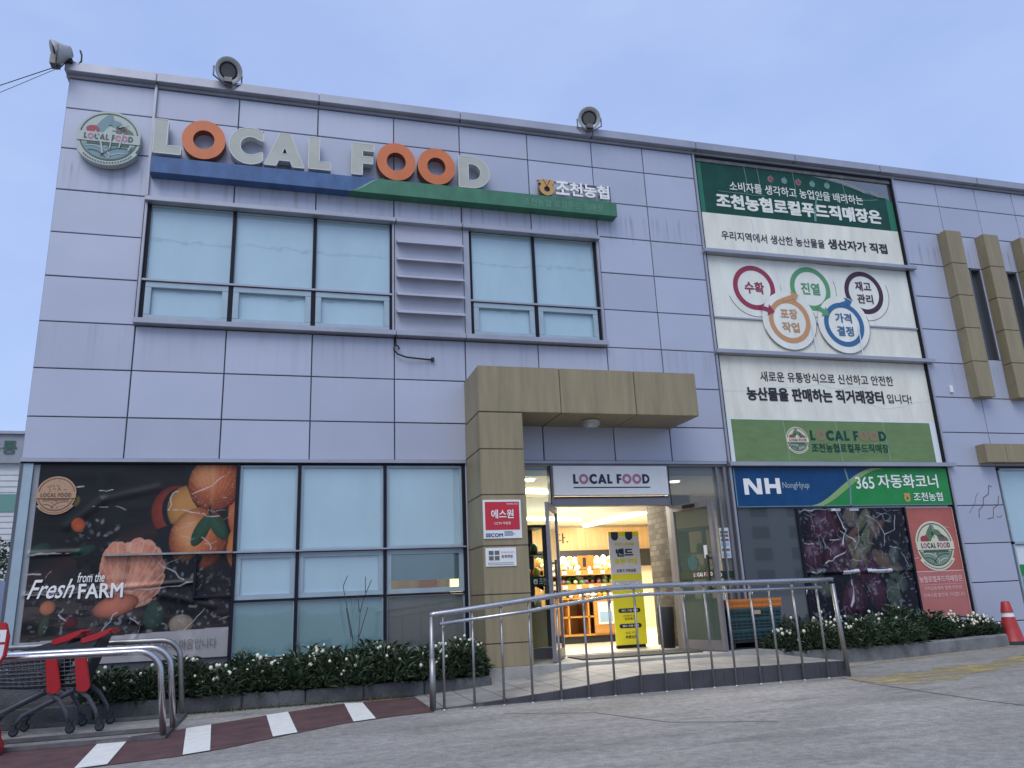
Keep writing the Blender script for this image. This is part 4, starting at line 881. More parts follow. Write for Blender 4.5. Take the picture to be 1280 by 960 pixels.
# bank counter sign
T = empty('bank_sign', (11.25,-0.03,2.10), 'blue and green automatic teller corner sign board with a lime swoosh', 'sign')
q = MB(); yb = -0.01
sw = [(10.62+1.35*t, 2.115+0.585*(3*t*t-2*t**3)) for t in [i/20 for i in range(21)]]
q.add([(9.32,yb,2.115),(13.21,yb,2.115),(13.21,yb,2.70),(9.32,yb,2.70),(9.32,0.04,2.115),(13.21,0.04,2.115),(13.21,0.04,2.70),(9.32,0.04,2.70)],[(0,3,7,4),(1,5,6,2),(3,2,6,7),(0,4,5,1)],0)
for (a,za),(b,zc) in zip(sw,sw[1:]): q.add([(a,yb,za),(b,yb,zc),(b,yb,2.70),(a,yb,2.70)],[(0,1,2,3)],0); q.add([(a,yb,2.115),(b,yb,2.115),(b,yb,zc),(a,yb,za)],[(0,1,2,3)],1)
q.add([(9.32,yb,2.115),(10.62,yb,2.115),(10.62,yb,2.70),(9.32,yb,2.70)],[(0,1,2,3)],0); q.add([(11.97,yb,2.115),(13.21,yb,2.115),(13.21,yb,2.70),(11.97,yb,2.70)],[(0,1,2,3)],1)
obj('board', q, ['bank_blue','bank_green'], T)
q = MB()
for i,((a,za),(b,zc)) in enumerate(zip(sw,sw[1:])):
    w0 = 0.10*math.sin(math.pi*i/20)**0.7+.01; w1 = 0.10*math.sin(math.pi*(i+1)/20)**0.7+.01
    q.add([(a,yb-.003,max(2.116,za-.015)),(b,yb-.003,max(2.116,zc-.015)),(b-w1,yb-.003,min(2.699,zc+.02)),(a-w0,yb-.003,min(2.699,za+.02))],[(0,1,2,3)])
obj('swoosh', q, 'swoosh', T)
q = MB()      # heavy rounded initials
N_ = [(9.475,2.30),(9.475,2.54),(9.575,2.54),(9.70,2.385),(9.70,2.54),(9.775,2.54),(9.775,2.305),(9.68,2.305),(9.55,2.46),(9.55,2.30)]
outline_into(q,[N_],yb-.004,0,0)
for a in (9.83,10.02): q.poly([(a,2.31),(a+.075,2.31),(a+.075,2.545),(a,2.545)],yb-.004)
q.poly([(9.905,2.395),(10.02,2.395),(10.02,2.455),(9.905,2.455)],yb-.004)
text_into(q,'365',(11.44,2.375,11.78,2.565),yb-.004,0,0.012); text_into(q,'자동화코너',(11.85,2.385,13.0,2.60),yb-.004,0,0.018); text_into(q,'조천농협',(12.48,2.175,13.04,2.315),yb-.004,0,0.012)
obj('lettering', q, 'white_letter', T)
q = MB(); text_into(q,'NongHyup',(10.13,2.365,10.60,2.485),yb-.004,0,0.018); obj('lettering', q, 'sign_small', T)
q = MB(); coop_mark(q,12.36,2.235,0.12,yb-.004); obj('mark', q, 'gold', T)
q = MB(); q.stroke([(11.28,2.69),(11.33,2.4),(11.29,2.12)],0.03,yb-.0035); q.stroke([(9.33,2.122),(13.2,2.122)],0.012,yb-.0035); q.stroke([(9.335,2.12),(9.335,2.69)],0.016,yb-.0035); obj('crease', q, 'em_blue', T)

# ------------------------------------------------------------------ printed posters (colours laid out on a fine grid of the print itself)
rng = np.random.default_rng(5)
def vnoise(x, z, sc, seed=0):
    r = np.random.default_rng(seed); n = 64; tb = r.random((n,n))
    X = x*sc; Z = z*sc; xi = np.floor(X).astype(int); zi = np.floor(Z).astype(int); fx = X-xi; fz = Z-zi; fx = fx*fx*(3-2*fx); fz = fz*fz*(3-2*fz)
    a = tb[xi%n,zi%n]; b = tb[(xi+1)%n,zi%n]; c = tb[xi%n,(zi+1)%n]; d = tb[(xi+1)%n,(zi+1)%n]
    return (a*(1-fx)+b*fx)*(1-fz)+(c*(1-fx)+d*fx)*fz
def fbm(x, z, sc, seed=0, o=4): return sum(vnoise(x,z,sc*2**k,seed+k)*0.5**(k+1) for k in range(o))/(1-0.5**o)
class Art:
    def __init__(s, x, z, base): s.x, s.z = x, z; s.c = base
    def put(s, mask, col): 
        m = np.clip(mask,0,1)[...,None]; s.c = s.c*(1-m)+np.asarray(col)*m
    def blob(s, cx, cz, rx, rz, col, rot=0, soft=0.04, shade=0.5, tex=None, edge=0.5):
        ca, sa = math.cos(rot), math.sin(rot); u = ((s.x-cx)*ca+(s.z-cz)*sa)/rx; v = (-(s.x-cx)*sa+(s.z-cz)*ca)/rz
        d = np.sqrt(u*u+v*v); m = np.clip((1-d)/soft,0,1)
        k = 1-edge*d**3+shade*(-u*0.3+v*0.4)*(1-0.3*d)
        cc = np.asarray(col)*np.clip(k,0.1,1.7)[...,None]
        if tex is not None: cc = cc*tex[...,None]
        s.put(m, cc); return d, u, v
    def line(s, pts, wd, col, a=1.0):
        rr = np.random.default_rng(int(abs(pts[0][0])*1000)+int(abs(pts[-1][1])*77)); q = [pts[0]]
        for (x0,z0),(x1,z1) in zip(pts,pts[1:]):
            n = max(2,int(math.hypot(x1-x0,z1-z0)/0.06)); L = math.hypot(x1-x0,z1-z0)
            for i in range(1,n+1): q.append((x0+(x1-x0)*i/n+(rr.normal()*0.010 if i < n else 0), z0+(z1-z0)*i/n+(rr.normal()*0.010 if i < n else 0)))
        pts = q
        wob = 0.25+1.1*vnoise(s.x,s.z,7.0,91)
        for (x0,z0),(x1,z1) in zip(pts,pts[1:]):
            dx,dz = x1-x0,z1-z0; L2 = dx*dx+dz*dz; t = np.clip(((s.x-x0)*dx+(s.z-z0)*dz)/L2,0,1)
            d = np.hypot(s.x-x0-t*dx, s.z-z0-t*dz); s.put(np.clip(1.3-d/(wd*wob),0,1)*a, col)
    def poly(s, pts, col, a=1.0):
        ins = np.zeros(s.x.shape,bool); n = len(pts)
        for i in range(n):
            (x0,z0),(x1,z1) = pts[i],pts[(i+1)%n]
            c = ((z0 > s.z) != (z1 > s.z)) & (s.x < (x1-x0)*(s.z-z0)/((z1-z0) or 1e-9)+x0); ins ^= c
        s.put(ins*a, col)
def poster(name, x0, x1, z0, z1, y, paint, m_, parent, step=0.009, ridges=()):
    nx, nz = int((x1-x0)/step)+1, int((z1-z0)/step)+1
    x, z = np.meshgrid(np.linspace(x0,x1,nx), np.linspace(z0,z1,nz), indexing='xy')
    col = np.clip(paint(x,z),0.002,0.95)
    dy = 0.006*(fbm(x,z,2.5,77)-0.5)
    for pts,hgt,wd in ridges:
        for (a,b),(c,d) in zip(pts,pts[1:]):
            dx,dz = c-a,d-b; t = np.clip(((x-a)*dx+(z-b)*dz)/(dx*dx+dz*dz),0,1); dd = np.hypot(x-a-t*dx,z-b-t*dz); dy = dy-hgt*np.exp(-(dd/wd)**2)
    co = np.stack([x,y+dy,z],-1).reshape(-1,3); idx = np.arange(nx*nz).reshape(nz,nx)
    fs = np.stack([idx[:-1,:-1],idx[:-1,1:],idx[1:,1:],idx[1:,:-1]],-1).reshape(-1,4)
    me = bpy.data.meshes.new(name); me.from_pydata(co.tolist(),[],fs.tolist())
    at = me.attributes.new('print','FLOAT_COLOR','POINT'); at.data.foreach_set('color', np.concatenate([col.reshape(-1,3),np.ones((nx*nz,1))],1).astype(np.float32).ravel())
    me.polygons.foreach_set('use_smooth',[True]*len(me.polygons))
    return obj(name, None, m_, parent, me=me)

def paint_orange(x, z):
    wood = fbm(x*0.7+0.3*z,z*3.2,2.2,1); fine = fbm(x*2,z*9,3.0,9)
    base = np.stack([0.030+0.030*wood,0.030+0.024*wood,0.036+0.022*wood],-1)*(0.14+0.34*wood)[...,None]
    a = Art(x,z,base)
    a.put(np.clip((1.55-z)/0.5,0,1)*0.9*np.clip(wood*2-0.5,0,1), (0.075,0.062,0.056)); a.put(np.clip((1.7-z)/0.6,0,1)*(fine < 0.4)*0.75,(0.010,0.010,0.013))
    a.put(np.clip((2.75-z)/0.8,0,1)*(np.clip(1-np.abs(z-(1.75+0.42*(x-1.0)))/0.16,0,1))*0.8,(0.034,0.019,0.018))
    a.put(np.clip(fbm(x,z,3.5,31)*3-1.7,0,1)*0.6,(0.009,0.020,0.015))
    peel = 0.86+0.35*fbm(x,z,14,3); st = 0.92+0.16*fbm(x,z,30,5)
    a.blob(1.74,2.14,0.30,0.34,(0.20,0.035,0.022),0.4,0.03,0.2,peel); a.blob(1.80,2.16,0.245,0.30,(0.014,0.02,0.028),0.4,0.04,0)
    a.blob(1.86,2.18,0.25,0.30,(0.42,0.20,0.062),0.25,0.03,0.4,st,0.6)
    a.blob(2.40,2.12,0.10,0.25,(0.44,0.13,0.05),0,0.05,0.2,st); a.blob(2.43,1.72,0.13,0.26,(0.50,0.17,0.055),0,0.05,0.3,st)
    a.poly([(1.50,1.95),(1.70,2.02),(1.86,2.0),(1.80,1.85),(1.83,1.55),(1.60,1.62)],(0.010,0.013,0.018))
    a.poly([(1.78,2.72),(1.92,2.72),(1.95,2.42),(2.12,2.14),(2.02,2.10),(1.88,2.3),(1.80,2.5)],(0.010,0.016,0.020))
    d,u,v = a.blob(1.985,1.83,0.335,0.38,(0.43,0.125,0.047),0,0.025,0.55,st,0.8)
    a.put((d < 1)*np.clip(1-np.abs(u+0.35)/0.5,0,1)*0.35,(0.52,0.29,0.11))
    d,u,v = a.blob(2.14,2.50,0.315,0.34,(0.40,0.105,0.042),0,0.025,0.5,st,0.75)
    ang = np.arctan2(v+0.9,u); a.put((d < 0.97)*np.clip(np.sin(ang*42)*1.5-0.7,0,1)*0.28,(0.55,0.27,0.12)); a.put((d<1)*np.clip(1-np.abs(u+0.1)/0.12,0,1)*0.35,(0.50,0.30,0.14))
    for cx,cz,rx,rz,rot in ((2.01,1.93,0.085,0.21,-0.45),(2.20,1.97,0.085,0.19,0.55)):
        d,u,v = a.blob(cx,cz,rx,rz,(0.026,0.060,0.034),rot,0.05,0.5,0.8+0.5*fbm(x,z,9,12),0.4); a.put((d < 1)*np.clip(1-np.abs(u)/0.06,0,1)*0.5,(0.07,0.11,0.06))
    a.line([(2.10,2.12),(2.09,2.22)],0.02,(0.012,0.02,0.018))
    for ocx,ocz,orx,orz in ((1.985,1.83,0.335,0.38),(2.14,2.50,0.315,0.34)):
        uu,vv = (x-ocx)/orx,(z-ocz)/orz; dd = np.hypot(uu,vv); top = (dd < 1)&(a.c[...,0] > 0.12)
        a.put(top*np.clip(dd*0.9+uu*0.25-vv*0.35-0.35,0,0.75),(0.17,0.032,0.022)); a.put(top*np.clip((vnoise(x,z,75,8)-0.72)*3,0,1)*0.5,(0.62,0.34,0.18)); a.put(top*np.clip(1-((uu+.38)**2+(vv-.25)**2)*3.2,0,1)*0.35,(0.62,0.36,0.17))
    # pine cones
    for cx,cz,rr,sd in ((0.87,1.80,0.27,3),(1.83,1.30,0.33,4)):
        a.blob(cx,cz,rr*0.9,rr*0.9,(0.010,0.010,0.012),0,0.25,0.2)
        for k in range(34):
            r = np.random.default_rng(sd*100+k); th = k*2.4+r.normal()*0.25; ra = rr*math.sqrt((34-k)/34)*r.uniform(.85,1.08); px, pz = cx+ra*math.cos(th), cz+ra*math.sin(th); sc = r.uniform(.8,1.25)
            a.blob(px,pz,0.085*sc,0.055*sc,(0.012,0.012,0.014),th,0.3,0.5,0.6+0.8*fbm(x,z,22,k)); lit = max(0.08,0.55+0.75*math.sin(th+0.4)*r.uniform(.5,1.2))
            a.blob(px+0.035*math.cos(th),pz+0.035*math.sin(th)+.008,0.040*sc,0.024*sc,tuple(np.array((0.10,0.10,0.108))*lit),th+r.normal()*.4,0.5,0.5,0.4+1.2*fbm(x,z,25,k+50))
    # peeled fruit
    sg = 0.92+0.2*fbm(x*3,z,9,21)
    for ex,ez,rx_,rz_,px,pz,nseg,ph in ((1.34,1.46,0.30,0.40,1.22,1.02,17,0.1),(1.10,1.52,0.17,0.31,1.16,1.10,19,0.5)):
        an = np.arctan2(z-pz,x-px); sg_ = an*nseg/math.pi+ph; fr = np.abs(sg_-np.round(sg_))*2       # 0 mid segment, 1 at the membrane
        u,v = (x-ex)/rx_,(z-ez)/rz_; d = np.hypot(u,v)*(1+0.07*fr**3)
        c = np.array((0.50,0.20,0.125))*(1.05-0.45*np.clip(d-0.35,0,1)-0.30*np.clip(u,0,1)+0.22*v)[...,None]*(0.85+0.3*fbm(x*2,z*2,14,22))[...,None]
        a.put(np.clip((1-d)/0.03,0,1),c); a.put((d<1)*np.clip((fr-0.80)/0.2,0,1)*0.55,(0.66,0.43,0.33)); a.put((d<0.97)*np.clip((fbm(x*1.5,z,12,44)-0.52)*6,0,1)*0.35,(0.66,0.38,0.27)); a.put((d<1)*np.clip((0.25-fr)*2,0,1)*0.25,(0.55,0.17,0.08)); a.put((d<1)*np.clip((d-0.90)*10,0,1)*0.5,(0.62,0.36,0.26))
    a.blob(1.14,1.09,0.25,0.125,(0.44,0.15,0.095),0.25,0.06,0.5,sg,0.75)
    for cx,cz,rx,rz,rot,c in ((0.665,2.02,0.075,0.085,0.2,(0.40,0.085,0.035)),(0.44,1.10,0.085,0.08,0.8,(0.36,0.135,0.075)),(0.60,2.30,0.06,0.07,0,(0.16,0.12,0.05)),(0.68,0.93,0.09,0.07,0,(0.09,0.02,0.025)),(1.55,0.96,0.12,0.16,0,(0.03,0.055,0.042)),(0.42,0.90,0.05,0.13,-0.2,(0.045,0.06,0.04)),(1.85,0.86,0.14,0.11,0,(0.24,0.19,0.14)),(0.3,1.75,0.12,0.07,0.3,(0.02,0.045,0.03)),(0.75,1.72,0.14,0.06,0.4,(0.022,0.05,0.038))):
        a.blob(cx,cz,rx,rz,c,rot,0.1,0.4,0.75+0.5*fbm(x,z,8,40))
    # glare on the film's wrinkles, painted into the print as pale lines
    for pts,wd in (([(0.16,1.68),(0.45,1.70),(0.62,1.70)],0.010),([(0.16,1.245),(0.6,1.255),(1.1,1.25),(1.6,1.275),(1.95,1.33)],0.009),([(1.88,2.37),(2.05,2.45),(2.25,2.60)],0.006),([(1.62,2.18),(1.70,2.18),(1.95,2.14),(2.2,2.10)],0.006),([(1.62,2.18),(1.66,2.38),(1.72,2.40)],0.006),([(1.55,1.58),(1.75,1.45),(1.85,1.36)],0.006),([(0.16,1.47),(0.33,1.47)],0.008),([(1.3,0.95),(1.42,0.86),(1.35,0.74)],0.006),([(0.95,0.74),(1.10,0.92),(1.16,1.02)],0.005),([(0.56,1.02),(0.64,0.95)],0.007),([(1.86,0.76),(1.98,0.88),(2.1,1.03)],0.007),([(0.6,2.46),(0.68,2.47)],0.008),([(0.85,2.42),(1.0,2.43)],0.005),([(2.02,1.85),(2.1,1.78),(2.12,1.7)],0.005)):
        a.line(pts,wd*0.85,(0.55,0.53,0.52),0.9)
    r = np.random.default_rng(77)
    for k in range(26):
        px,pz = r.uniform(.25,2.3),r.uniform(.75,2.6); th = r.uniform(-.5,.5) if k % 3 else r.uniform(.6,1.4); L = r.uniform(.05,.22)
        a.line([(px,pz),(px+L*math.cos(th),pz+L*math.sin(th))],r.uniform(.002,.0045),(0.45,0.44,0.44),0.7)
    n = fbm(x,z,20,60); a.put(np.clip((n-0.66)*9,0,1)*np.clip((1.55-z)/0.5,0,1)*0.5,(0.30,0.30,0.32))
    # pale strip along the foot
    a.put((z < 0.735+0.03*(x-0.16)).astype(float),(0.33,0.315,0.315)); a.put((z < 0.735+0.03*(x-0.16))*np.clip(fbm(x,z,5,71)*3-1.6,0,1)*0.6,(0.55,0.53,0.54)); a.put((x < 0.20).astype(float)*0.9,(0.30,0.32,0.34))
    return a.c
T = empty('fruit_poster', (1.26,0.0,0.46), 'large dark film poster of oranges and a peeled mandarin, lettered Fresh from the FARM', 'poster')
M['print1'] = attr_mat('glossy_wrinkled_print', 0.4, 0.06, 0.04, 1.9)
poster('print', 0.137,2.375,0.47,2.725,0.03,paint_orange,'print1',T,0.0085,[([(0.2,1.70),(0.7,1.71)],0.02,0.03),([(0.2,1.25),(1.95,1.33)],0.02,0.03),([(1.3,0.95),(1.42,0.86),(1.35,0.7)],0.02,0.03),([(0.55,2.0),(0.9,2.3),(1.5,2.45)],0.012,0.05),([(1.6,1.2),(2.2,1.05)],0.015,0.04)])
q = MB(); text_into(q,'Fresh',(0.225,1.20,0.70,1.41),0.012,0,0.008,0.45); text_into(q,'from the',(0.72,1.365,1.00,1.475),0.012,0,0.012,0.2); text_into(q,'FARM',(0.74,1.185,1.205,1.35),0.010,0,0.02); obj('lettering', q, 'white_letter', T)
q = MB(); text_into(q,'농협로컬푸드 직매장은 농업인과 소비자의 마음입니다',(0.26,0.575,2.25,0.685),0.012,0,0.0); obj('lettering', q, 'em_brown', T)
q = MB(); emblem_into(q,0.405,2.375,0.21,0.012); obj('emblem', q, EM_KRAFT, T)

def paint_onion(x, z):
    n1 = fbm(x,z,3,2); base = np.stack([0.003+0.008*n1,0.004+0.009*n1,0.007+0.014*n1],-1); a = Art(x,z,base)
    def onion(cx,cz,rx,rz,rot,c=(0.046,0.018,0.033)):
        d,u,v = a.blob(cx,cz,rx,rz,c,rot,0.03,0.6,0.7+0.6*fbm(x,z,6,int(cx*9)),0.65); a.put((d<0.97)*np.clip(np.sin(u*15+3*v*u)*1.2-0.5,0,1)*0.35,(0.095,0.05,0.078)); a.put((d<1)*np.clip(1-((u+.3)**2+(v-.35)**2)*9,0,1)*0.45,(0.17,0.12,0.17))
    for b in ((10.80,1.83,0.30,0.25,0.2),(10.52,1.40,0.20,0.24,0),(10.98,1.36,0.29,0.26,-.2),(11.42,1.20,0.24,0.26,0),(11.12,0.72,0.22,0.33,-.3),(11.55,0.82,0.16,0.28,0.1)): onion(*b)
    for k in range(16):
        r = np.random.default_rng(300+k); cx,cz = 11.15+r.random()*0.62,1.32+r.random()*0.62
        a.blob(cx,cz,0.035+0.04*r.random(),0.16+0.12*r.random(),((0.13,0.12,0.085),(0.085,0.10,0.06),(0.10,0.055,0.045))[k%3],r.uniform(-1.0,0.3),0.15,0.4,0.6+0.8*fbm(x*4,z*2,5,k))
    a.blob(11.28,1.95,0.14,0.16,(0.10,0.085,0.07),0,0.1,0.4); a.blob(11.80,1.27,0.30,0.13,(0.10,0.07,0.055),-0.5,0.1,0.3,0.6+0.8*fbm(x*2,z*5,5,8))
    for cx,cz,rx,rz,ro in ((11.95,1.36,0.10,0.16,-.4),(11.9,1.10,0.10,0.10,0),(10.55,1.02,0.13,0.16,.3),(10.66,0.90,0.12,0.12,-.5),(11.85,0.78,0.13,0.26,.2),(12.02,0.95,0.10,0.14,.4)):
        a.blob(cx,cz,rx,rz,(0.055,0.075,0.062),ro,0.15,0.5,0.4+1.1*fbm(x,z,12,int(cx*17)))
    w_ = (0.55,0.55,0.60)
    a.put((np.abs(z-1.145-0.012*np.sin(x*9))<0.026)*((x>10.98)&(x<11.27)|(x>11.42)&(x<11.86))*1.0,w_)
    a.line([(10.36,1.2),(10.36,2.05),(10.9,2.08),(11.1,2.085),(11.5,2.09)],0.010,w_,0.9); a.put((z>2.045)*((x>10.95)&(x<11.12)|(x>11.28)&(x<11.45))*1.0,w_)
    for pts,wd in (([(11.02,2.05),(11.12,1.75),(11.05,1.55)],0.010),([(11.05,1.75),(11.3,1.58)],0.008),([(10.72,1.28),(10.95,1.38),(11.1,1.45)],0.010),([(10.40,1.58),(10.55,1.57)],0.008),([(11.05,0.65),(11.12,0.92),(11.1,1.02)],0.014),([(10.85,1.62),(11.0,1.62)],0.007),([(11.55,1.98),(11.75,1.88),(11.85,1.68),(11.8,1.5)],0.005),([(11.85,1.68),(12.05,1.75),(12.1,2.0)],0.005),([(11.9,1.5),(12.1,1.45),(12.2,1.2)],0.004),([(10.45,1.16),(10.6,1.17)],0.008)): a.line(pts,wd,w_,0.9)  # glare along the crumples, painted into the print colours
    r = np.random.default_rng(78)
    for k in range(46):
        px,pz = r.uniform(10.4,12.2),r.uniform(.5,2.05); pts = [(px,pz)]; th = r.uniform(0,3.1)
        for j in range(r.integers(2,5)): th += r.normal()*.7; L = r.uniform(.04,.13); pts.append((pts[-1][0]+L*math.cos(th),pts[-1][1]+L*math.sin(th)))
        a.line(pts,r.uniform(.002,.006),(0.36,0.37,0.42),r.uniform(.35,.85))  # more crumple glare at random, painted as short grey lines
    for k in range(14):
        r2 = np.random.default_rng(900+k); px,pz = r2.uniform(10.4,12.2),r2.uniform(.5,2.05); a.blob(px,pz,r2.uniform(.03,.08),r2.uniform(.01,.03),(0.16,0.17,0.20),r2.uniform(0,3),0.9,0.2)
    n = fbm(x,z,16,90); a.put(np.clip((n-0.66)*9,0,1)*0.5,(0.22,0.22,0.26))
    return a.c
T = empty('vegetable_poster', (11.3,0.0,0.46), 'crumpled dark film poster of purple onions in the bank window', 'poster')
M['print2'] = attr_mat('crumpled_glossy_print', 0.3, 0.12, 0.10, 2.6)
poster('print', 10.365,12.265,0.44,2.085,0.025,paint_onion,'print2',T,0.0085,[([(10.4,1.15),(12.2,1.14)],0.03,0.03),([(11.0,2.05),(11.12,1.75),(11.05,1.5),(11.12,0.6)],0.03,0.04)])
T = empty('red_poster', (12.75,0.02,0.43), 'tall salmon red poster with a round vegetable emblem beside the dark onion print', 'poster')
q = MB(); q.poly([(12.30,1.11),(13.22,1.11),(13.22,2.085),(12.30,2.085)],0.03,0); obj('upper_sheet', q, 'pink_red', T)
q = MB(); q.poly([(12.30,0.42),(13.22,0.42),(13.22,1.095),(12.30,1.095)],0.03,0); obj('lower_sheet', q, 'pink_red2', T)
q = MB()
for a in ([(12.305,0.43),(12.305,2.08),(13.215,2.08),(13.215,0.43)],[(12.305,1.10),(13.215,1.10)]): q.stroke(a,0.014,0.027)
q.stroke([(12.31,1.30),(12.42,1.31)],0.008,0.026); q.stroke([(12.95,1.78),(13.1,1.76)],0.006,0.026); q.stroke([(12.36,0.90),(13.15,0.905)],0.004,0.026)
obj('white_edge', q, 'pink_text', T)
q = MB(); emblem_into(q,12.755,1.505,0.36,0.024); obj('emblem', q, EM, T)
q = MB(); text_into(q,'농협로컬푸드직매장은',(12.345,0.935,13.16,1.03),0.025,0,0.03); text_into(q,'지역공동체와 함께 따뜻한',(12.40,0.815,13.12,0.875),0.025,0,0.016); text_into(q,'지역사회 발전에 기여합니다',(12.37,0.71,13.16,0.775),0.025,0,0.016); obj('lettering', q, 'pink_text', T)
# notices taped inside the sidelight
q = MB(); q.box(9.005,9.16,0.030,0.036,1.40,1.83)
for z in (1.77,1.72,1.66,1.52): q.box(9.02,9.145,0.027,0.0302,z-.02,z+.015,1)
for z in (1.60,1.45): q.box(9.02,9.14,0.027,0.0302,z-.03,z+.02,2)
obj('paper_notice', q, ['paper','em_brown','paper_blue'], label='tall white paper notice taped to the glass right of the open door', cat='notice')
q = MB(); q.box(14.32,14.75,0.035,0.045,1.15,1.45); q.box(14.32,14.75,0.035,0.045,0.98,1.15,1); obj('window_notice', q, ['paper','bank_green'], label='white and green notice in the far right ground floor window', cat='notice')
q = MB()
q.stroke([(13.52,1.98),(13.60,2.06),(13.66,2.12),(13.72,2.25),(13.78,2.30)],0.007,-0.004); q.stroke([(13.70,1.90),(13.72,2.02),(13.83,2.10),(13.86,2.22),(13.98,2.28),(14.02,2.42),(14.08,2.40)],0.013,-0.004)
q.stroke([(13.86,1.88),(13.98,1.90),(14.02,2.05),(14.13,2.10),(14.18,2.25)],0.013,-0.004); q.stroke([(14.05,1.92),(14.12,1.90),(14.17,1.94)],0.009,-0.004)
obj('ivy_mark', q, 'em_brown', label='dead ivy traces on the wall panels right of the bank window', cat='ivy marks')
q = MB(); q.box(13.605,13.665,-0.035,-0.002,3.98,4.10); obj('wall_box', q, 'white', label='small white box fixed to the wall left of the first olive fin', cat='junction box', bevel=0.004)

# ------------------------------------------------------------------ roof lamps, cables
def disc_lamp(x, y, z, aim, label, r=0.2):
    t = empty('flood_lamp', (x,y,z-r-0.02), label, 'floodlight', 'round floodlights on the roof edge')
    ax = Vector(aim).normalized(); c = Vector((x,y,z))
    q = MB(); q.lathe([(0.0,-0.20),(0.07,-0.20),(0.10,-0.12),(r*0.92,-0.03),(r,0.0),(r,0.02)],c,ax,28); obj('shell', q, 'lamp_body', t)
    q = MB(); q.lathe([(r,0.02),(r*0.98,0.022),(r*0.62,-0.02),(r*0.60,-0.03)],c,ax,28); obj('reflector', q, 'lamp_inner', t)
    q = MB(); q.lathe([(r*0.66,-0.012),(r*0.61,-0.002),(r*0.56,-0.012)],c,ax,28); obj('lens_ring', q, 'frame_dark', t)
    q = MB(); q.lathe([(r*0.60,-0.02),(0.0,-0.018)],c,ax,24); obj('lens', q, 'lamp_glass', t)
    sd = ax.cross(Vector((0,0,1))).normalized(); q = MB()
    q.tube([c+sd*(r+.01)-ax*.03,c+sd*(r+.01)-ax*.03+Vector((0,0,-r*.8)),c+sd*.06-ax*.03+Vector((0,0,-r-.03)),c-sd*.06-ax*.03+Vector((0,0,-r-.03)),c-sd*(r+.01)-ax*.03+Vector((0,0,-r*.8)),c-sd*(r+.01)-ax*.03],0.012,6)
    q.box(x-.05,x+.05,y-.02,y+.12,8.135,z-r-.0); obj('bracket', q, 'galv', t)
disc_lamp(2.015,-0.20,8.25,(0.42,-1,-0.42),'round floodlight on the roof edge above the first big letter O',0.185)
disc_lamp(7.395,-0.20,8.245,(-0.25,-1,-0.40),'round floodlight on the roof edge above the small gold mark',0.178)
disc_lamp(-0.14,-0.20,8.17,(-1,-0.25,-0.45),'floodlight at the roof corner turned sideways, with cables behind',0.165)
q = MB(); q.tube([(0.12,-0.1,8.10),(0.15,-0.1,8.17),(0.145,-0.1,8.26),(0.12,-0.1,8.33)],0.012,6); q.tube([(-0.08,-0.12,8.02),(0.0,-0.12,8.15),(0.09,-0.1,8.13),(0.13,-0.1,8.12)],0.008,5); q.box(-0.02,0.05,-0.15,-0.08,8.10,8.16)
obj('cable_hook', q, 'cable', label='black cable loop hooked up at the roof corner', cat='cable')
for k,(a,b,lb) in enumerate((((-0.05,-0.2,8.0),(-7.0,-0.3,3.75),'upper of two thin wires running left from the roof corner'),((-0.05,-0.2,7.97),(-7.0,-0.3,2.85),'lower of two thin wires running left from the roof corner'))):
    q = MB(); q.tube([tuple(Vector(a).lerp(Vector(b),t)+Vector((0,0,-0.12*4*t*(1-t)*.5))) for t in [i/10 for i in range(11)]],0.006 if k == 0 else 0.004,5); obj('overhead_wire', q, 'cable', label=lb, cat='wire')
q = MB(); q.tube([(4.345,-0.03,4.49),(4.35,-0.035,4.38),(4.325,-0.05,4.345),(4.32,-0.06,4.30),(4.37,-0.06,4.24),(4.49,-0.06,4.20),(4.66,-0.05,4.19),(4.845,-0.03,4.185)],0.012,7); q.tube([(4.35,-0.04,4.38),(4.385,-0.05,4.35),(4.395,-0.05,4.31)],0.010,6); q.box(4.835,4.875,-0.05,-0.003,4.165,4.215)
obj('loose_cable', q, 'cable', label='loose black cable hanging below the louvre and plugged into the wall', cat='cable')
T = empty('dome_lamp', (6.965,-0.42,3.18), 'small glass dome lamp under the olive canopy', 'lamp')
q = MB(); q.lathe([(0.11,3.278),(0.13,3.265),(0.13,3.25)],(6.965,-0.42,0),(0,0,1),24); obj('base', q, 'white', T)
q = MB(); q.lathe([(0.125,3.25),(0.115,3.215),(0.08,3.19),(0.0,3.178)],(6.965,-0.42,0),(0,0,1),24); obj('shade', q, 'lamp_inner', T)

# ------------------------------------------------------------------ handrail
T = empty('handrail', (6.7,-2.43,0), 'stainless steel handrail with many thin posts along the ramp edge', 'handrail')
yr = -2.43
top = [(4.37,yr,0.0),(4.37,yr,0.80),(4.375,yr,0.845),(4.40,yr,0.862),(4.6,yr,0.879),(5.25,yr,0.945),(5.68,yr,0.992),(6.05,yr,1.026),(6.2,yr,1.036),(6.5,yr,1.04),(7.5,yr,1.036),(8.5,yr,1.028),(8.83,yr,1.027),(8.88,yr,1.015),(8.90,yr,0.98),(8.945,yr,0.0)]
q = MB(); q.tube([(4.37,yr,0.0),(4.37,yr,0.84)],0.024,12); q.tube([(4.372,yr,0.02),(4.372,yr,0.46)],0.030,12); obj('end_post', q, 'steel_dull', T)
q = MB(); q.tube([(8.945,yr,0.0),(8.905,yr,0.98)],0.025,12); obj('end_post', q, 'steel_dull', T)
q = MB(); q.tube([(4.355,yr,0.85)]+top[3:12]+[(8.91,yr,1.026)],0.027,12); obj('top_rail', q, 'steel', T)
def rail_z(x):
    p = top[3:13]
    for a,b in zip(p,p[1:]):
        if a[0] <= x <= b[0]: return a[2]+(b[2]-a[2])*(x-a[0])/(b[0]-a[0])
    return 1.027
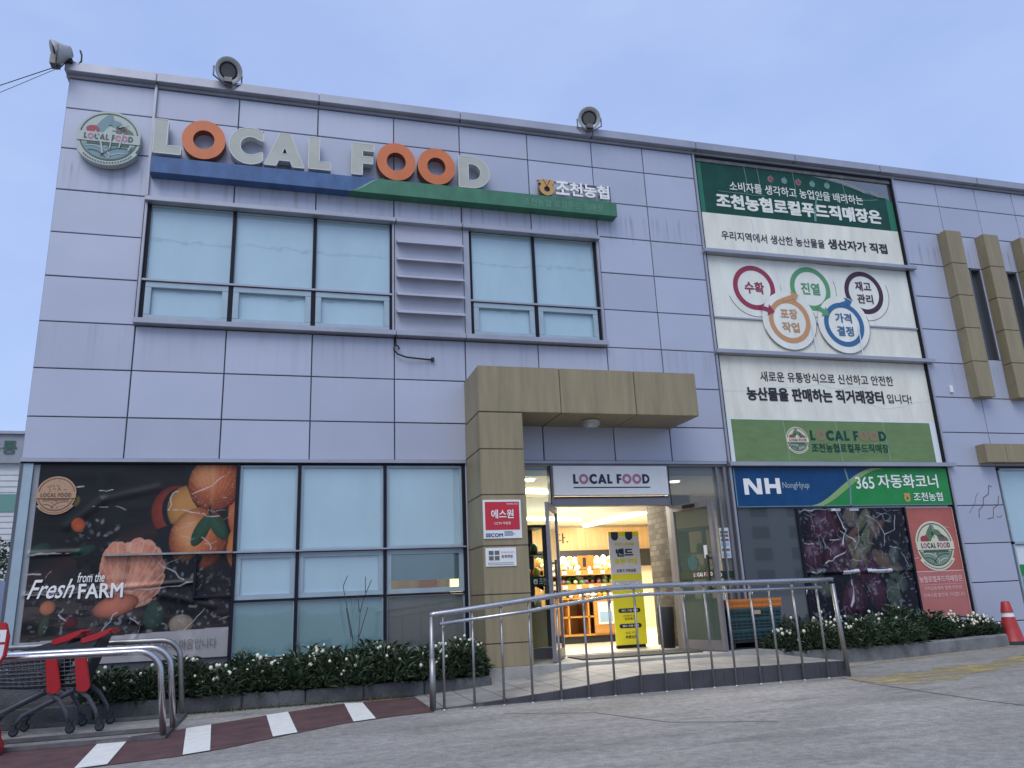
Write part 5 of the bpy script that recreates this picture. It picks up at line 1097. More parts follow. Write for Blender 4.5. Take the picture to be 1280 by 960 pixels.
low = [(4.44,yr-.05,0.77),(5.3,yr-.05,0.845),(6.15,yr-.05,0.945),(6.5,yr-.05,0.957),(7.5,yr-.05,0.953),(8.72,yr-.05,0.947)]
q = MB(); q.tube(low,0.018,10); obj('lower_rail', q, 'steel', T)
for x in (4.48,4.77,5.06,5.345,5.64,5.925,6.205,6.49,6.765,7.045,7.305,7.565,7.855,8.09,8.385,8.69):
    q = MB(); q.tube([(x,yr,0.0),(x,yr,rail_z(x)-.015)],0.0125,8); q.lathe([(0.03,0.0),(0.028,0.008),(0.0125,0.011)],(x,yr,0),(0,0,1),12); obj('baluster', q, 'steel_dull', T)
for x in (4.50,5.36,6.22,7.06,7.87,8.55):
    zl = rail_z(x)-.085; q = MB(); q.tube([(x-.02,yr-.05,zl-.015),(x-.02,yr-.045,zl-.05),(x,yr-.01,zl-.06)],0.008,6); obj('bracket', q, 'steel', T)

# ------------------------------------------------------------------ planters and shrubs
T = empty('planter', (2.2,-0.6,0), 'long straight concrete kerb planter under the fruit poster and blue windows', 'planter')
q = MB(); xs_ = [-1.4,-0.5,0.4,1.25,2.0,2.62,3.25,3.85,4.5,5.26]
for a,b in zip(xs_,xs_[1:]): q.box(a+.004,b-.004,-1.17,-1.04,0,0.15+random.uniform(-.004,.004))
obj('kerb', q, 'kerb_dark', T, bevel=0.012)
q = MB(); q.box(-1.4,5.26,-1.04,-0.01,0,0.10); obj('soil', q, 'soil', T)
T = empty('planter', (11.1,-0.6,0), 'curved pale concrete kerb planter in front of the bank window', 'planter')
kc = [(8.97,-0.62),(9.2,-1.02),(9.9,-1.13),(10.5,-1.12),(11.3,-1.0),(12.2,-0.83),(12.85,-0.72),(13.15,-0.60),(13.26,-0.40),(13.28,-0.02)]
q = MB(); n = len(kc)
for i,((a,b),(c,d)) in enumerate(zip(kc,kc[1:])):
    l = math.hypot(c-a,d-b); nx, ny = (d-b)/l, -(c-a)/l; h0, h1 = 0.16,0.16
    q.add([(a,b,0),(c,d,0),(c,d,.15),(a,b,.15),(a-nx*.02,b-ny*.02,.17),(c-nx*.02,d-ny*.02,.17),(c-nx*.14,d-ny*.14,.17),(a-nx*.14,b-ny*.14,.17),(a-nx*.14,b-ny*.14,0),(c-nx*.14,d-ny*.14,0)],[(0,1,2,3),(3,2,5,4),(4,5,6,7),(7,6,9,8)])
obj('kerb', q, 'kerb', T)
q = MB(); q.sheet([(9.0,-0.02)]+[(a,b+.10) for a,b in kc[1:-2]]+[(13.2,-0.35),(13.2,-0.02)],0.13); obj('soil', q, 'soil', T)

def shrub_mesh(seed, rx, rz, nl):
    r = random.Random(seed); q = MB()
    for k in range(nl):
        a = r.uniform(0,2*math.pi); u = r.random()**0.5; el = r.uniform(-0.15,1.0)
        cx, cy, cz = math.cos(a)*rx*u, math.sin(a)*rx*0.85*u, max(0.02,(1-u*u*0.55)*rz*(0.25+0.75*r.random()))
        L = r.uniform(0.05,0.125); wd = r.uniform(0.009,0.021); ya = a+r.uniform(-1.1,1.1); pt = r.uniform(-0.2,1.15)
        d = Vector((math.cos(ya)*math.cos(pt),math.sin(ya)*math.cos(pt),math.sin(pt))); s_ = d.cross(Vector((r.uniform(-.4,.4),r.uniform(-.4,.4),1))).normalized(); up = s_.cross(d)
        p = Vector((cx,cy,cz)); m1 = p+d*L*.5+up*L*.10; e_ = p+d*L-up*L*.12
        q.add([p,m1+s_*wd,e_,m1-s_*wd],[(0,1,2),(0,2,3)],0 if r.random() < .8 else 1,False)
    for k in range(26):
        a = r.uniform(0,2*math.pi); u = r.random()**.5*.7; q.tube([(math.cos(a)*rx*.2*u,math.sin(a)*rx*.2*u,0),(math.cos(a)*rx*u,math.sin(a)*rx*u,rz*r.uniform(.5,.95))],0.005,3,2)
    return q
def bloom(seed):
    r = random.Random(seed); q = MB()
    q.tube([(0,0,-0.10),(0.004,0.002,0.0)],0.0035,4,1)
    q.lathe([(0.0,-0.006),(0.014,0.0),(0.018,0.014),(0.013,0.030),(0.0,0.036)],(0,0,0),(r.uniform(-.2,.2),r.uniform(-.2,.2),1),7,0)
    return q
SH = []
for k,(rx_,rz_) in enumerate(((0.30,0.36),(0.34,0.33),(0.27,0.40),(0.33,0.30))): 
    me = shrub_mesh(50+k,rx_,rz_,950).mesh('foliage'); me.transform(Matrix.Scale(S,4)); [me.materials.append(M[m]) for m in ('leaf','leaf2','twig')]; SH.append((me,rx_,rz_))
BL = []
for k in range(4):
    me = bloom(k).mesh('blossom'); me.transform(Matrix.Scale(S,4)); [me.materials.append(M[m]) for m in ('flower','leaf2')]; BL.append(me)
def shrub(x, y, z, sc, k, nfl, label, group):
    r = random.Random(int(x*97+y*31)); me, rx_, rz_ = SH[k%4]
    t = empty('flowering_shrub', (x,y,z), label, 'shrub', group); t.rotation_euler = (0,0,r.uniform(0,6.28))
    f = bpy.data.objects.new('foliage', me); COL.objects.link(f); f.parent = t; f.scale = (sc,sc,sc*r.uniform(.92,1.1))
    nfl = max(1,int(nfl*r.choice((.5,1.1,1.6,2.2,2.8)))); a0 = r.uniform(0,6.28)
    for i in range(nfl):
        a = a0+r.gauss(0,1.3); u = r.random()**.5; b = bpy.data.objects.new('blossom', r.choice(BL)); COL.objects.link(b); b.parent = t
        h = (1-u*u*.55)*rz_*sc*r.uniform(.88,1.16)+0.015; b.location = Vector((math.cos(a)*rx_*u*sc,math.sin(a)*rx_*.85*u*sc,h))*S; b.rotation_euler = (r.uniform(-.4,.4),r.uniform(-.4,.4),0); s_ = r.uniform(.75,1.25); b.scale = (s_,s_,s_)
    return t
GL, GR = 'shrubs with cream blossoms in the straight left planter','shrubs with cream blossoms in the curved right planter'
k = 0
for row,(yy,dz) in enumerate(((-0.92,0.10),(-0.55,0.11))):
    x = 1.32+0.18*row
    while x < 5.22:
        shrub(x+random.uniform(-.05,.05),yy+random.uniform(-.06,.06),dz,random.uniform(.92,1.06)*(0.92+0.04*x),k,random.randint(6,10) if x > 2.2 else 4,'leafy green shrub dotted with cream blossoms in the straight left planter',GL); x += 0.36; k += 1
for xx,yy,sc in ((9.35,-.75,.95),(9.62,-.55,1.0),(9.72,-.90,1.0),(10.05,-.60,1.0),(10.08,-.90,1.02),(10.42,-.55,1.0),(10.45,-.88,1.02),(10.8,-.52,1.0),(10.8,-.82,1.0),(11.12,-.5,1.02),(11.1,-.78,1.0),(11.45,-.45,1.15),(11.72,-.40,1.22),(11.95,-.45,1.12),(12.2,-.38,.85),(12.45,-.36,.78),(12.68,-.36,.8),(12.9,-.36,.8),(13.02,-.28,.8)):
    k += 1; shrub(xx,yy,0.13,sc,k,random.randint(7,11) if not 11.3 < xx < 12.1 else 1,'leafy green shrub in the curved right planter by the bank window',GR)
q = MB()
for (a,b) in (((3.66,1.20),(3.78,0.60)),((3.71,1.32),(3.66,1.20)),((3.83,1.08),(3.85,0.9)),((3.99,1.26),(3.90,1.05)),((3.90,1.05),(3.86,0.9)),((3.86,0.9),(3.82,0.2)),((3.78,0.6),(3.78,0.2)),((3.95,0.95),(3.85,0.62)),((3.70,0.95),(3.76,0.62)),((3.92,1.12),(3.92,1.3))):
    q.tube([(a[0],-.5,a[1]),(b[0],-.5,b[1])],0.0045,5)
obj('bare_sapling', q, 'twig', label='bare thin sapling standing among the left shrubs before the glass', cat='sapling')
q = MB(); r = random.Random(3)
for i in range(420):
    x = r.choice((r.gauss(2.5,.35),r.gauss(3.3,.3),r.gauss(4.0,.15),r.gauss(1.4,.5))); y = -1.19-abs(r.gauss(0,.035)); h = r.uniform(.02,.07); a = r.uniform(0,3.14); dx,dy = math.cos(a)*.006,math.sin(a)*.006
    q.add([(x-dx,y-dy,0),(x+dx,y+dy,0),(x+r.uniform(-.02,.02),y-r.uniform(0,.03),h)],[(0,1,2)])
obj('grass', q, 'grass', kind='stuff')

# ------------------------------------------------------------------ cart bay
T = empty('cart_bay', (0.6,-2.0,0), 'stainless steel hoop rack for shopping carts on the pavement', 'cart bay')
def hoop(y, xe, zt, mi):
    q = MB(); rr = 0.19
    pts = [(-1.4,y,zt+.012),(xe-rr,y,zt)]+[(xe-rr+rr*math.sin(R(a)),y,zt-rr+rr*math.cos(R(a))) for a in range(10,91,10)]+[(xe+.05,y,0.03)]
    q.tube(pts,0.026,12); return q
obj('hoop', hoop(-2.77,2.05,0.685,0), 'steel', T); obj('hoop', hoop(-2.33,2.07,0.695,0), 'steel', T); obj('hoop', hoop(-1.36,2.03,0.725,0), 'steel_dull', T)
for y in (-2.77,-2.30,-1.36):
    q = MB(); q.box(-1.4,2.12,y-.022,y+.022,0.002,0.035); obj('floor_rail', q, 'galv', T, bevel=0.004)
q = MB(); q.box(2.07,2.12,-2.75,-1.34,0.004,0.030); obj('floor_rail', q, 'galv', T, bevel=0.004)

def make_cart():
    t = empty('shopping_cart', (0,0,0), 'x', 'shopping cart', 'shopping carts nested in the rack')
    # local: rear (handle) at x=0, front toward -x, width along y
    hw = 0.23
    q = MB()          # wire basket
    def sec(s):       # s: 0 rear .. 1 front, narrow rounded nose
        x = 0.06-0.80*s; wz = hw*(1-0.28*s); zt = 0.675-0.06*s; zb = 0.375+0.09*s**2; return x, wz, zt, zb
    N = 16
    for k in range(9):
        v = k/8
        for sgn in (-1,1):
            pts = []
            for i in range(N+1):
                x,wz,zt,zb = sec(i/N); pts.append((x+(-0.03)*math.sin(v*2), sgn*wz*(0.88+0.12*v), zb+(zt-zb)*v))
            x,wz,zt,zb = sec(1.0); nose = [(x-0.05*math.sin(R(a)), sgn*wz*(0.88+.12*v)*math.cos(R(a)), zb+(zt-zb)*v) for a in (30,60,90)]
            q.tube(pts+nose,0.006 if k < 8 else 0.012,5)
    for i in range(0,N+1,1):
        x,wz,zt,zb = sec(i/N)
        q.tube([(x-.03,-wz,zt),(x,-wz*.88,zb),(x,wz*.88,zb),(x-.03,wz,zt)],0.0045,4)
    for k in range(-3,4): q.tube([(sec(0)[0],k*.058,sec(0)[3]),(sec(.6)[0],k*.05,sec(.6)[3]),(sec(1)[0],k*.044,sec(1)[3])],0.0045,4)
    obj('basket', q, 'cart_grey', t)
    q = MB()
    for sgn in (-1,1):   # dark upper rim rising to the handle
        y0, y1 = sgn*hw-.012, sgn*hw+.012
        pr = [(0.20,0.775),(0.24,0.81),(0.13,0.795),(-0.24,0.70),(-0.28,0.655),(0.14,0.665)]
        pr = pr[::-1] if sgn > 0 else pr[::-1]; q.prism(pr,min(y0,y1),max(y0,y1),0)
    q.prism([(0.05,0.37),(0.075,0.37),(0.225,0.80),(0.20,0.80)],-hw*.96,hw*.96,0)
    obj('rim', q, 'cart_dark', t)
    q = MB(); q.tube([(0.275,-hw-.005,0.845),(0.275,-hw*.6,0.85),(0.275,hw*.6,0.85),(0.275,hw+.005,0.845)],[0.019,0.021,0.021,0.019],10)
    for sgn in (-1,1): q.prism([(0.06,0.762),(0.085,0.752),(0.195,0.78),(0.285,0.828),(0.295,0.85),(0.285,0.864),(0.255,0.860),(0.06,0.795)],sgn*(hw+.004)-.018,sgn*(hw+.004)+.018)
    obj('handle', q, 'red', t, bevel=0.004)
    q = MB(); q.box(0.22,0.28,-.05,.05,0.80,0.825); obj('coin_lock', q, 'cart_dark', t)
    for sgn in (-1,1):
        q = MB(); pts = [(0.055,0.335),(0.085,0.35),(0.10,0.385),(0.035,0.68),(0.015,0.70),(-0.02,0.70),(-0.045,0.675),(-0.05,0.64),(-0.012,0.37),(0.01,0.342)]
        y = sgn*(hw+.014)
        if sgn < 0: obj('side_panel', MB().prism([(a+.075,b) for a,b in pts],y-.014,y+.014,0), 'red', t, bevel=0.006)
        q = MB(); q.tube([(0.06,sgn*hw*.95,0.37),(0.16,sgn*hw*.97,0.29),(0.23,sgn*hw,0.18),(0.255,sgn*hw,0.085)],[.020,.020,.018,.017],8); obj('leg', q, 'cart_grey', t)
        q = MB(); q.tube([(0.04,sgn*hw*.95,0.365),(-0.20,sgn*hw*.85,0.25),(-0.36,sgn*hw*.75,0.17),(-0.42,sgn*hw*.7,0.085)],[.019,.018,.018,.017],8); obj('leg', q, 'cart_grey', t)
        for (wx,wy) in ((0.265,sgn*hw),(-0.43,sgn*hw*.68)):
            q = MB(); q.lathe([(0.0,-.014),(.030,-.014),(.039,-.010),(.039,.010),(.030,.014),(0.0,.014)],(wx+.01,wy,0.040),(0,1,0),18); wv = obj('wheel', q, 'rubber', t)
            q = MB(); q.lathe([(0.0,-.0155),(.022,-.0155),(.024,-.0145)],(wx+.01,wy,0.040),(0,1,0),14); q.lathe([(.024,.0145),(.022,.0155),(0,.0155)],(wx+.01,wy,0.040),(0,1,0),14); obj('hub', q, 'cart_grey', wv)
            q = MB(); q.box(wx-.012,wx+.022,wy-.026,wy-.019,.045,.10); q.box(wx-.012,wx+.022,wy+.019,wy+.026,.045,.10); q.box(wx-.014,wx+.024,wy-.026,wy+.026,.095,.105); obj('fork', q, 'cart_dark', t)
    q = MB(); q.tube([(-0.40,-hw*.72,0.14),(-0.40,hw*.72,0.14)],0.012,6); q.tube([(-0.02,-hw*.93,0.365),(-0.02,hw*.93,0.365)],0.012,6); obj('crossbar', q, 'cart_grey', t)
    return t
def copy_tree(o, parent=None):
    c = o.copy(); COL.objects.link(c); c.parent = parent
    for ch in list(o.children): copy_tree(ch, c)
    return c
c1 = make_cart(); c1.location = Vector((1.19,-1.72,0))*S
c1['label'] = 'rear cart of the nested pair, its red handle nearest the planter and the ramp'
for dx, lb in ((-0.235,'front cart of the nested pair, red side panel just left of the other cart'),):
    c = copy_tree(c1); c.location = Vector((1.19+dx,-1.72,0))*S; c['label'] = lb
# red and white rack sign, cut by the picture edge
T = empty('rack_sign', (0.71,-2.90,0), 'red and white sign on a red foot at the left end of the cart rack', 'sign')
q = MB(); q.prism([(0.40,0.66),(0.80,0.64),(0.845,0.72),(0.85,0.86),(0.82,0.965),(0.40,0.975)],-2.925,-2.885,0); q.v=[(a+.10,b,c) for a,b,c in q.v]; obj('panel', q, 'red', T, bevel=0.008)
q = MB(); q.prism([(0.42,0.82),(0.828,0.82),(0.83,0.91),(0.42,0.92)],-2.9285,-2.9265,0); q.prism([(0.42,0.68),(0.80,0.67),(0.822,0.72),(0.828,0.80),(0.42,0.80)],-2.9285,-2.9265,1)
for a in (0.5,0.58,0.66,0.74): q.stroke([(a,0.845),(a,0.895)],0.012,-2.930,2); q.stroke([(a,0.87),(a+.05,0.87)],0.010,-2.930,2)
q.v=[(a+.10,b,c) for a,b,c in q.v]; obj('print', q, ['white','paper','red'], T)
q = MB(); q.box(0.60,0.66,-2.91,-2.89,0.05,0.66); q.v=[(a+.10,b,c) for a,b,c in q.v]; obj('post', q, 'red', T)
q = MB(); q.prism([(0.42,0.0),(0.885,0.0),(0.89,0.08),(0.86,0.12),(0.855,0.18),(0.80,0.26),(0.5,0.26),(0.42,0.1)],-2.98,-2.84,0); q.v=[(a+.10,b,c) for a,b,c in q.v]; obj('foot', q, 'red', T, bevel=0.012)

# ------------------------------------------------------------------ crates, cone, entrance clutter
def crate(x0,x1,y0,y1,z0,z1,m_,name,label,ribs=3,group='stacked plastic crates beside the door'):
    t = 0.012; q = MB(); h = z1-z0
    q.box(x0,x1,y0,y0+t,z0,z1); q.box(x0,x1,y1-t,y1,z0,z1); q.box(x0,x0+t,y0+t,y1-t,z0,z1); q.box(x1-t,x1,y0+t,y1-t,z0,z1); q.box(x0+t,x1-t,y0+t,y1-t,z0,z0+t)
    q.box(x0-.012,x1+.012,y0-.012,y0,z1-.03,z1); q.box(x0-.012,x0,y0,y1,z1-.03,z1); q.box(x1,x1+.012,y0,y1,z1-.03,z1)
    for k in range(ribs):
        z = z0+h*(k+.5)/(ribs+.4); q.box(x0,x1,y0-.010,y0,z-.006,z+.006); q.box(x0-.010,x0,y0,y1,z-.006,z+.006)
    n = 9
    for k in range(n+1):
        a = x0+(x1-x0)*k/n; q.box(a-.006,a+.006,y0-.008,y0,z0,z1-.03)
    for k in range(6):
        b = y0+(y1-y0)*k/5; q.box(x0-.008,x0,b-.006,b+.006,z0,z1-.03)
    q.m = [1 if i < 30 else 0 for i in range(len(q.m))]
    return tag(obj(name,q,[m_,'pallet' if m_ == 'crate_green' else m_]),label,'crate',group)
q = MB(); q.box(8.60,9.52,-.62,-.08,0.285,0.305); q.box(8.60,9.52,-.62,-.08,0.207,0.222)
for a in (8.60,9.02,9.44): q.box(a,a+.08,-.62,-.08,0.222,0.285)
obj('plastic_pallet', q, 'pallet', label='black plastic pallet carrying the crates beside the door', cat='pallet', bevel=0.004)
crate(8.68,9.42,-.56,-.14,0.307,0.455,'crate_green','plastic_crate','dark green crate at the bottom of the stack, on the pallet')
crate(8.67,9.43,-.56,-.14,0.457,0.60,'crate_green','plastic_crate','dark green crate in the middle of the stack')
crate(8.66,9.44,-.57,-.13,0.602,0.715,'crate_green','plastic_crate','dark green crate just under the orange one, with a pale tag',2)
crate(8.65,9.46,-.57,-.13,0.717,0.83,'crate_orange','plastic_crate','orange crate on top of the stack beside the door',2)
q = MB(); q.box(9.02,9.12,-.600,-.587,0.635,0.685); obj('crate_tag', q, 'em_kraft', label='small pale tag on the front of the green crate below the orange one', cat='tag')
T = empty('traffic_cone', (13.42,-0.42,0), 'faded red traffic cone with one white band beside the curved planter', 'traffic cone')
cc = (13.42,-0.42,0)
q = MB(); q.lathe([(0.165,0.05),(0.155,0.065),(0.115,0.26),(0.088,0.395)],cc,(0,0,1),28); q.lathe([(0.0875,0.455),(0.058,0.605),(0.05,0.615),(0.044,0.612),(0.044,0.55)],cc,(0,0,1),28); obj('body', q, 'cone_red', T)
q = MB(); q.lathe([(0.0895,0.392),(0.0765,0.458)],cc,(0,0,1),28); obj('band', q, 'white', T)
q = MB(); pts = circ(0,0,0.24,22.5,382.5,8)[:-1]; vs = [(cc[0]+a,cc[1]+b,0.0) for a,b in pts]+[(cc[0]+a*.94,cc[1]+b*.94,0.05) for a,b in pts]
q.add(vs,[tuple(range(8,16))]+[(i,(i+1)%8,8+(i+1)%8,8+i) for i in range(8)]); obj('base', q, 'rubber', T)

T = empty('banner_stand', (7.84,0.8,0.215), 'tall yellow and grey printed banner stand just inside the open doors', 'banner')
q = MB(); yb = 0.80; x0, x1, z0, z1 = 7.60,8.09,0.26,1.87
q.box(x0,x1,yb,yb+.006,z0,z1,1); q.box(x0,x1,yb-.002,yb-.0005,z0,1.02,0); q.box(x0,x1,yb-.002,yb-.0005,1.16,1.25,0); q.box(x0,x1,yb-.002,yb-.0005,1.80,z1,0)
obj('sheet', q, ['yellow','banner_grey'], T)
q = MB()
for a in (7.70,7.93): q.disc(a,1.80,0.058,yb-.004,0,n=20,a0=180,a1=360); q.poly([(a-.058,1.80),(a+.058,1.80),(a+.058,1.865),(a-.058,1.865)],yb-.004,0)
text_into(q,'밴드',(7.70,1.505,7.98,1.625),yb-.004,0,0.05); text_into(q,'공동구매',(7.66,1.40,8.03,1.48),yb-.004,1,0.04); text_into(q,'조천 3색 로컬',(7.69,1.66,8.0,1.71),yb-.004,1,0.02); text_into(q,'초특가 기획상품',(7.69,1.275,8.0,1.325),yb-.004,0,0.02)
for z in (0.735,0.52):
    pl = [(7.70+.03*math.cos(R(a)),z+.03*math.sin(R(a))) for a in range(90,271,30)]+[(7.99+.03*math.cos(R(a)),z+.03*math.sin(R(a))) for a in range(-90,91,30)]; q.poly(pl,yb-.004,2)
text_into(q,'밴드 가입 방법',(7.72,0.72,7.97,0.75),yb-.006,3,0.02); text_into(q,'밴드 주문 방법',(7.72,0.505,7.97,0.535),yb-.006,3,0.02)
text_into(q,'검색창에 입력',(7.74,0.645,7.95,0.675),yb-.004,2,0.0); text_into(q,'친구추가',(7.76,0.60,7.93,0.635),yb-.004,2,0.02); text_into(q,'매일 오전',(7.76,0.41,7.93,0.44),yb-.004,2,0.0); text_into(q,'주문신청',(7.75,0.345,7.94,0.39),yb-.004,2,0.03)
q.box(7.66,8.03,yb-.004,yb-.0025,1.10,1.145,2); q.box(7.664,8.026,yb-.005,yb-.0042,1.104,1.141,3); text_into(q,'조천농협 로컬푸드',(7.70,1.11,8.0,1.135),yb-.007,2,0.0)
obj('print', q, ['navy','yellow','black','white_letter'], T)
q = MB(); q.box(7.62,8.07,yb+.01,yb+.06,0.215,0.26); q.tube([(7.62,yb+.03,0.22),(8.07,yb+.02,1.86)],0.008,6); q.tube([(8.07,yb+.03,0.22),(7.62,yb+.02,1.86)],0.008,6); obj('stand', q, 'frame_dark', T)
q = MB(); q.lathe([(0.0,0.0),(0.10,0.0),(0.12,0.55),(0.11,0.56),(0.09,0.05)],(8.20,0.36,0.215),(0,0,1),20); obj('waste_bin', q, 'rubber', label='black waste bin against the brick pillar in the doorway', cat='bin')
q = MB(); q.box(8.10,8.13,0.95,1.15,0.215,0.70); obj('green_bag', q, mat('lime_bag',(0.15,0.42,0.04),0.5), label='lime green bag between the yellow banner and the bin', cat='bag', bevel=0.01)
# produce stand
T = empty('produce_shelf', (7.95,2.7,0.215), 'amber wooden produce stand with tilted shelves inside the shop', 'shelf')
q = MB()
for z in (1.10,1.33): q.add([(7.1,2.45,z-.03),(8.55,2.45,z-.03),(8.55,2.45,z+.055),(7.1,2.45,z+.055),(7.1,3.0,z+.06),(8.55,3.0,z+.06),(8.55,3.0,z+.10),(7.1,3.0,z+.10)],[(0,1,2,3),(3,2,6,7),(0,4,5,1),(0,3,7,4),(1,5,6,2)])
obj('shelf_board', q, 'wood2', T)
for z in (1.10,1.33):
    for a in (7.2,7.42,7.66,7.88,8.1,8.34): q = MB(); q.box(a,a+.075,2.442,2.449,z-.015,z+.04); obj('price_tag', q, 'white', T)
q = MB(); q.box(7.1,7.13,2.5,3.05,0.3,1.45); q.box(8.52,8.55,2.5,3.05,0.3,1.45); q.box(7.13,8.52,3.02,3.05,0.3,1.62); obj('side_panel', q, 'wood2', T)
q = MB(); q.box(7.13,8.52,2.5,3.0,0.33,0.36); q.box(7.13,8.52,2.5,3.0,0.62,0.645); q.box(7.13,8.52,2.48,3.0,0.915,0.945)
for a in (7.5,7.85): q.box(a,a+.025,2.5,3.0,0.36,0.915)
q.box(7.95,8.52,2.485,2.51,0.36,0.915); obj('cabinet', q, 'wood2', T)
q = MB(); q.box(7.1,8.55,2.52,3.0,0.215,0.33); obj('plinth', q, 'black', T)
pk = [mat('bag_'+n,c,0.45,var=0.35,vscale=25) for n,c in (('pale_green',(0.40,0.52,0.25)),('white',(0.75,0.75,0.68)),('dark_leaf',(0.06,0.14,0.04)),('orange',(0.65,0.26,0.04)),('yellow',(0.66,0.52,0.10)),('plum',(0.16,0.05,0.09)))]
r = random.Random(11); n_ = 0
pmesh = []
for k in range(6):
    q = MB(); L_ = r.uniform(.05,.08); q.lathe([(0.0,-L_),(.025,-L_*.8),(.042,-L_*.2),(.040,L_*.4),(.018,L_*.85),(0,L_)],(0,0,0),(1,r.uniform(-.3,.3),.25),8); me = q.mesh('pack'); me.transform(Matrix.Scale(S,4)); me.materials.append(pk[k]); pmesh.append(me)
for z,nr in ((1.385,4),(1.155,3),(0.945,2)):
    for rw in range(nr):
        x = 7.16
        while x < 8.5:
            kk = r.choice((0,1,1,1,4) if z > 1.3 else (0,1,2,2,5) if z > 1.1 else (1,3,4,5,1)); p = bpy.data.objects.new('produce_pack', pmesh[kk]); COL.objects.link(p); p.location = Vector((x,2.52+.115*rw+r.uniform(-.02,.02),z+.035+.055*rw))*S; p.rotation_euler = (r.uniform(-.5,.5),r.uniform(-.6,.6),r.uniform(0,3.1)); s_ = r.uniform(.85,1.25); p.scale = (s_,s_,s_)
            tag(p,('bagged produce heaped on the %s shelf of the wooden stand' % ({1.385:'top',1.155:'middle',0.945:'lowest'}[z])),'produce','bagged produce on the %s shelf' % ({1.385:'top',1.155:'middle',0.945:'lowest'}[z])); x += r.uniform(.085,.12)
q = MB(); q.box(7.72,8.0,2.47,2.53,1.40,1.62,0); q.box(7.80,7.86,2.465,2.4695,1.44,1.59,1); obj('gift_box', q, ['crate_orange','black'], label='orange box with a black mark standing on the top produce shelf', cat='box')
q = MB(); q.box(8.02,8.30,2.478,2.484,0.50,0.86,0); q.box(8.05,8.27,2.474,2.478,0.54,0.70,1); obj('shelf_poster', q, ['white','paper_blue'], label='white and blue card on the front of the wooden cabinet', cat='notice')
# black display case behind the left sidelight
T = empty('display_case', (6.35,0.8,0.215), 'black framed display case behind the left sidelight', 'display case')
q = MB(); q.box(6.16,6.22,0.55,0.60,0.215,1.95); q.box(6.50,6.55,0.55,0.60,0.215,1.95); q.box(6.16,6.55,0.55,1.1,1.93,1.97); q.box(6.16,6.55,0.55,1.1,0.80,0.84); q.box(6.22,6.50,1.06,1.1,0.84,1.93); obj('frame', q, 'black', T)
q = MB(); q.box(6.16,6.55,0.56,1.1,0.215,0.80); obj('cabinet', q, 'beige', T)
q = MB(); q.box(6.22,6.5,0.62,1.06,1.22,1.24); q.box(6.22,6.5,0.62,1.06,1.55,1.57); obj('shelf_board', q, 'black', T)
for i,(x,z) in enumerate(((6.28,.84),(6.44,.84),(6.42,1.57),(6.30,1.24),(6.44,1.24),(6.28,1.57))):
    q = MB(); q.lathe([(0,0),(.05,0),(.055,.10),(.03,.14),(0,.15)],(x,.75,z+.003),(0,0,1),10); obj('jar', q, pk[i%6], label='small jar standing in the black display case by the door', cat='jar', group='jars in the display case')
# low fixture seen through the gap under the film
q = MB(); q.box(4.3,5.2,0.75,1.0,0.215,1.09); q.box(4.32,5.18,0.74,0.75,1.0,1.3,1); q.box(4.75,5.0,0.73,0.74,1.1,1.28,2); obj('display_counter', q, ['beige','wood','crate_orange'], label='wood fronted counter glimpsed under the window film right of the blue panes', cat='counter')

# ------------------------------------------------------------------ beyond the left corner
T = empty('neighbour_building', (-17,22,0), 'grey and white warehouse with green lettering and a green band beyond the left corner', 'building')
q = MB(); q.box(-30,-4.2,20.0,34,0,6.2); obj('siding_wall', q, 'nb_white', T)
q = MB()
for k in range(30): q.box(-30,-4.2,19.97,19.999,0.2*k+.02,0.2*k+.15)
obj('siding_rib', q, 'nb_white', T)
q = MB(); q.box(-30.2,-4.0,19.8,34.2,6.2,7.2); q.box(-30.3,-3.9,19.7,34.3,7.2,7.3,1); 
for a in range(-29,-4,2): q.box(a,a+.04,19.79,19.8,6.2,6.5,1)
obj('parapet', q, ['nb_wall','alu'], T)
q = MB(); q.box(-30,-4.2,19.94,19.97,4.55,5.15); obj('green_band', q, 'nb_green', T)
q = MB(); text_into(q,'농산물유통',(-8.55,6.50,-6.10,6.98),19.77,0,0.02); obj('lettering', q, 'nb_letter', T)
T = empty('roadside_tree', (-5.2,15,0), 'dark bushy tree in front of the white warehouse at the left edge', 'tree')
q = MB(); q.tube([(-5.2,15,0),(-5.15,15,1.2),(-5.3,15.1,2.4)],[.12,.09,.04],8)
for a in range(5): q.tube([(-5.2,15,1.0+.2*a),(-5.2+math.cos(a*2)*.8,15+math.sin(a*2)*.8,1.9+.25*a)],[.05,.02],6)
obj('trunk', q, 'twig', T)
q = MB(); r = random.Random(9)
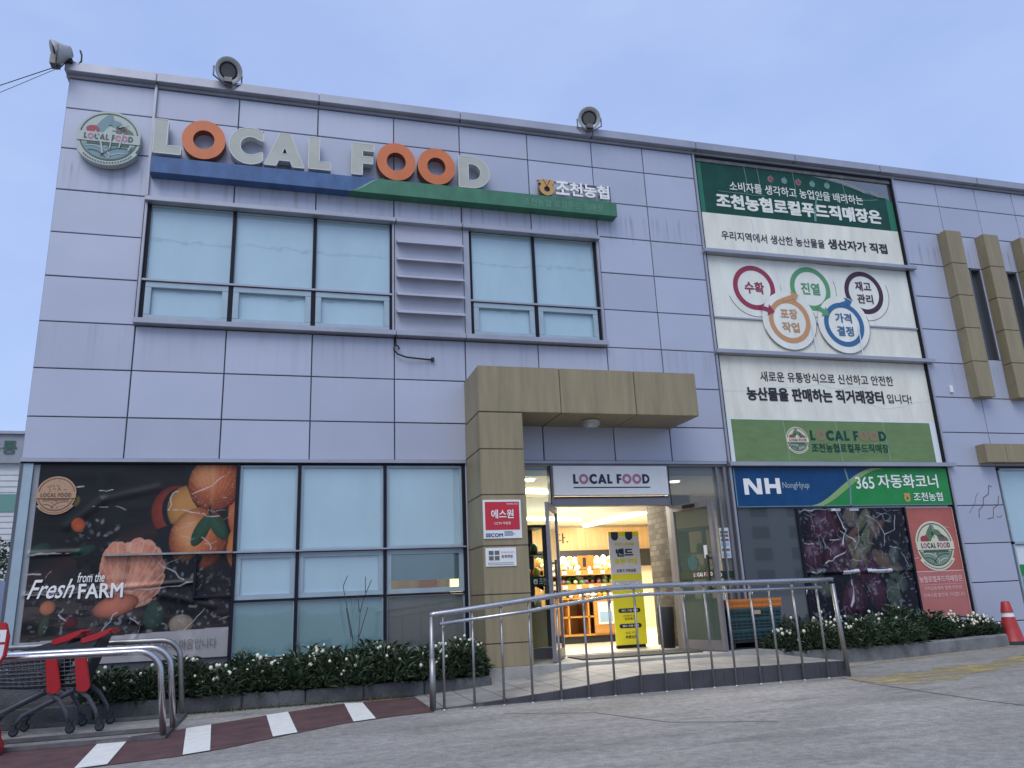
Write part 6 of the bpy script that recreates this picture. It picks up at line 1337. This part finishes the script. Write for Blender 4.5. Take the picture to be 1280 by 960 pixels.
for k in range(1500):
    c = r.choice(((-5.2,2.5,.9),(-5.7,2.2,.8),(-4.7,2.1,.7),(-5.3,3.1,.6),(-4.5,2.7,.5),(-6.0,2.9,.5))); v = Vector((r.gauss(0,1),r.gauss(0,1),r.gauss(0,1))).normalized()*c[2]*r.random()**.4
    p = Vector((c[0],15,c[1]))+v; d = Vector((r.gauss(0,1),r.gauss(0,1),r.gauss(0,.6))).normalized()*r.uniform(.06,.13); s_ = d.cross(Vector((r.gauss(0,1),r.gauss(0,1),1))).normalized()*.045
    q.add([p,p+d*.5+s_,p+d,p+d*.5-s_],[(0,1,2,3)],0 if r.random() < .7 else 1)
obj('crown', q, ['leaf','leaf2'], T)
T = empty('parked_truck', (-4.4,10,0), 'blue and white box truck parked beyond the left corner', 'truck')
q = MB(); q.box(-6.0,-3.05,9.6,11.2,0.95,1.85); q.box(-6.0,-3.04,9.58,9.6,0.95,1.30,0); obj('box_body', q, 'truck_blue', T, bevel=0.03)
q = MB(); q.box(-6.02,-3.03,9.57,9.59,1.55,1.88); obj('white_panel', q, 'white', T)
q = MB(); q.box(-6.0,-3.1,9.8,11.0,0.5,0.94); obj('chassis', q, 'rubber', T)
for a in (-5.5,-3.7):
    q = MB(); q.lathe([(0,-.1),(.28,-.1),(.32,-.06),(.32,.06),(.28,.1),(0,.1)],(a,9.75,.33),(0,1,0),20); obj('wheel', q, 'rubber', T)
# across the road, seen only as reflections in the glass
T = empty('apartment_block', (62,-84,0), 'pale apartment block across the road, mirrored in the dark bank window', 'apartment block')
q = MB(); q.box(44,80,-96,-84,0,13); q.box(43.5,80.5,-96.5,-83.5,13,13.6); obj('wall', q, 'apt', T)
for i in range(6):
    for j in range(4):
        q = MB(); q.box(46+5.8*i,48.6+5.8*i,-84.02,-83.9,1.6+2.9*j,3.2+2.9*j); obj('window', q, 'apt_win', T)
for k,(h,lb) in enumerate(((11.9,'upper power line across the road, mirrored in the upper windows'),(11.1,'lower power line across the road, mirrored in the upper windows'))):
    q = MB(); q.tube([(-40,-13-2*k,h+.4),(-20,-13-2*k,h),(0,-13-2*k,h-.15),(20,-13-2*k,h),(40,-13-2*k,h+.4)],0.03,5); obj('power_line', q, 'cable', label=lb, cat='wire')
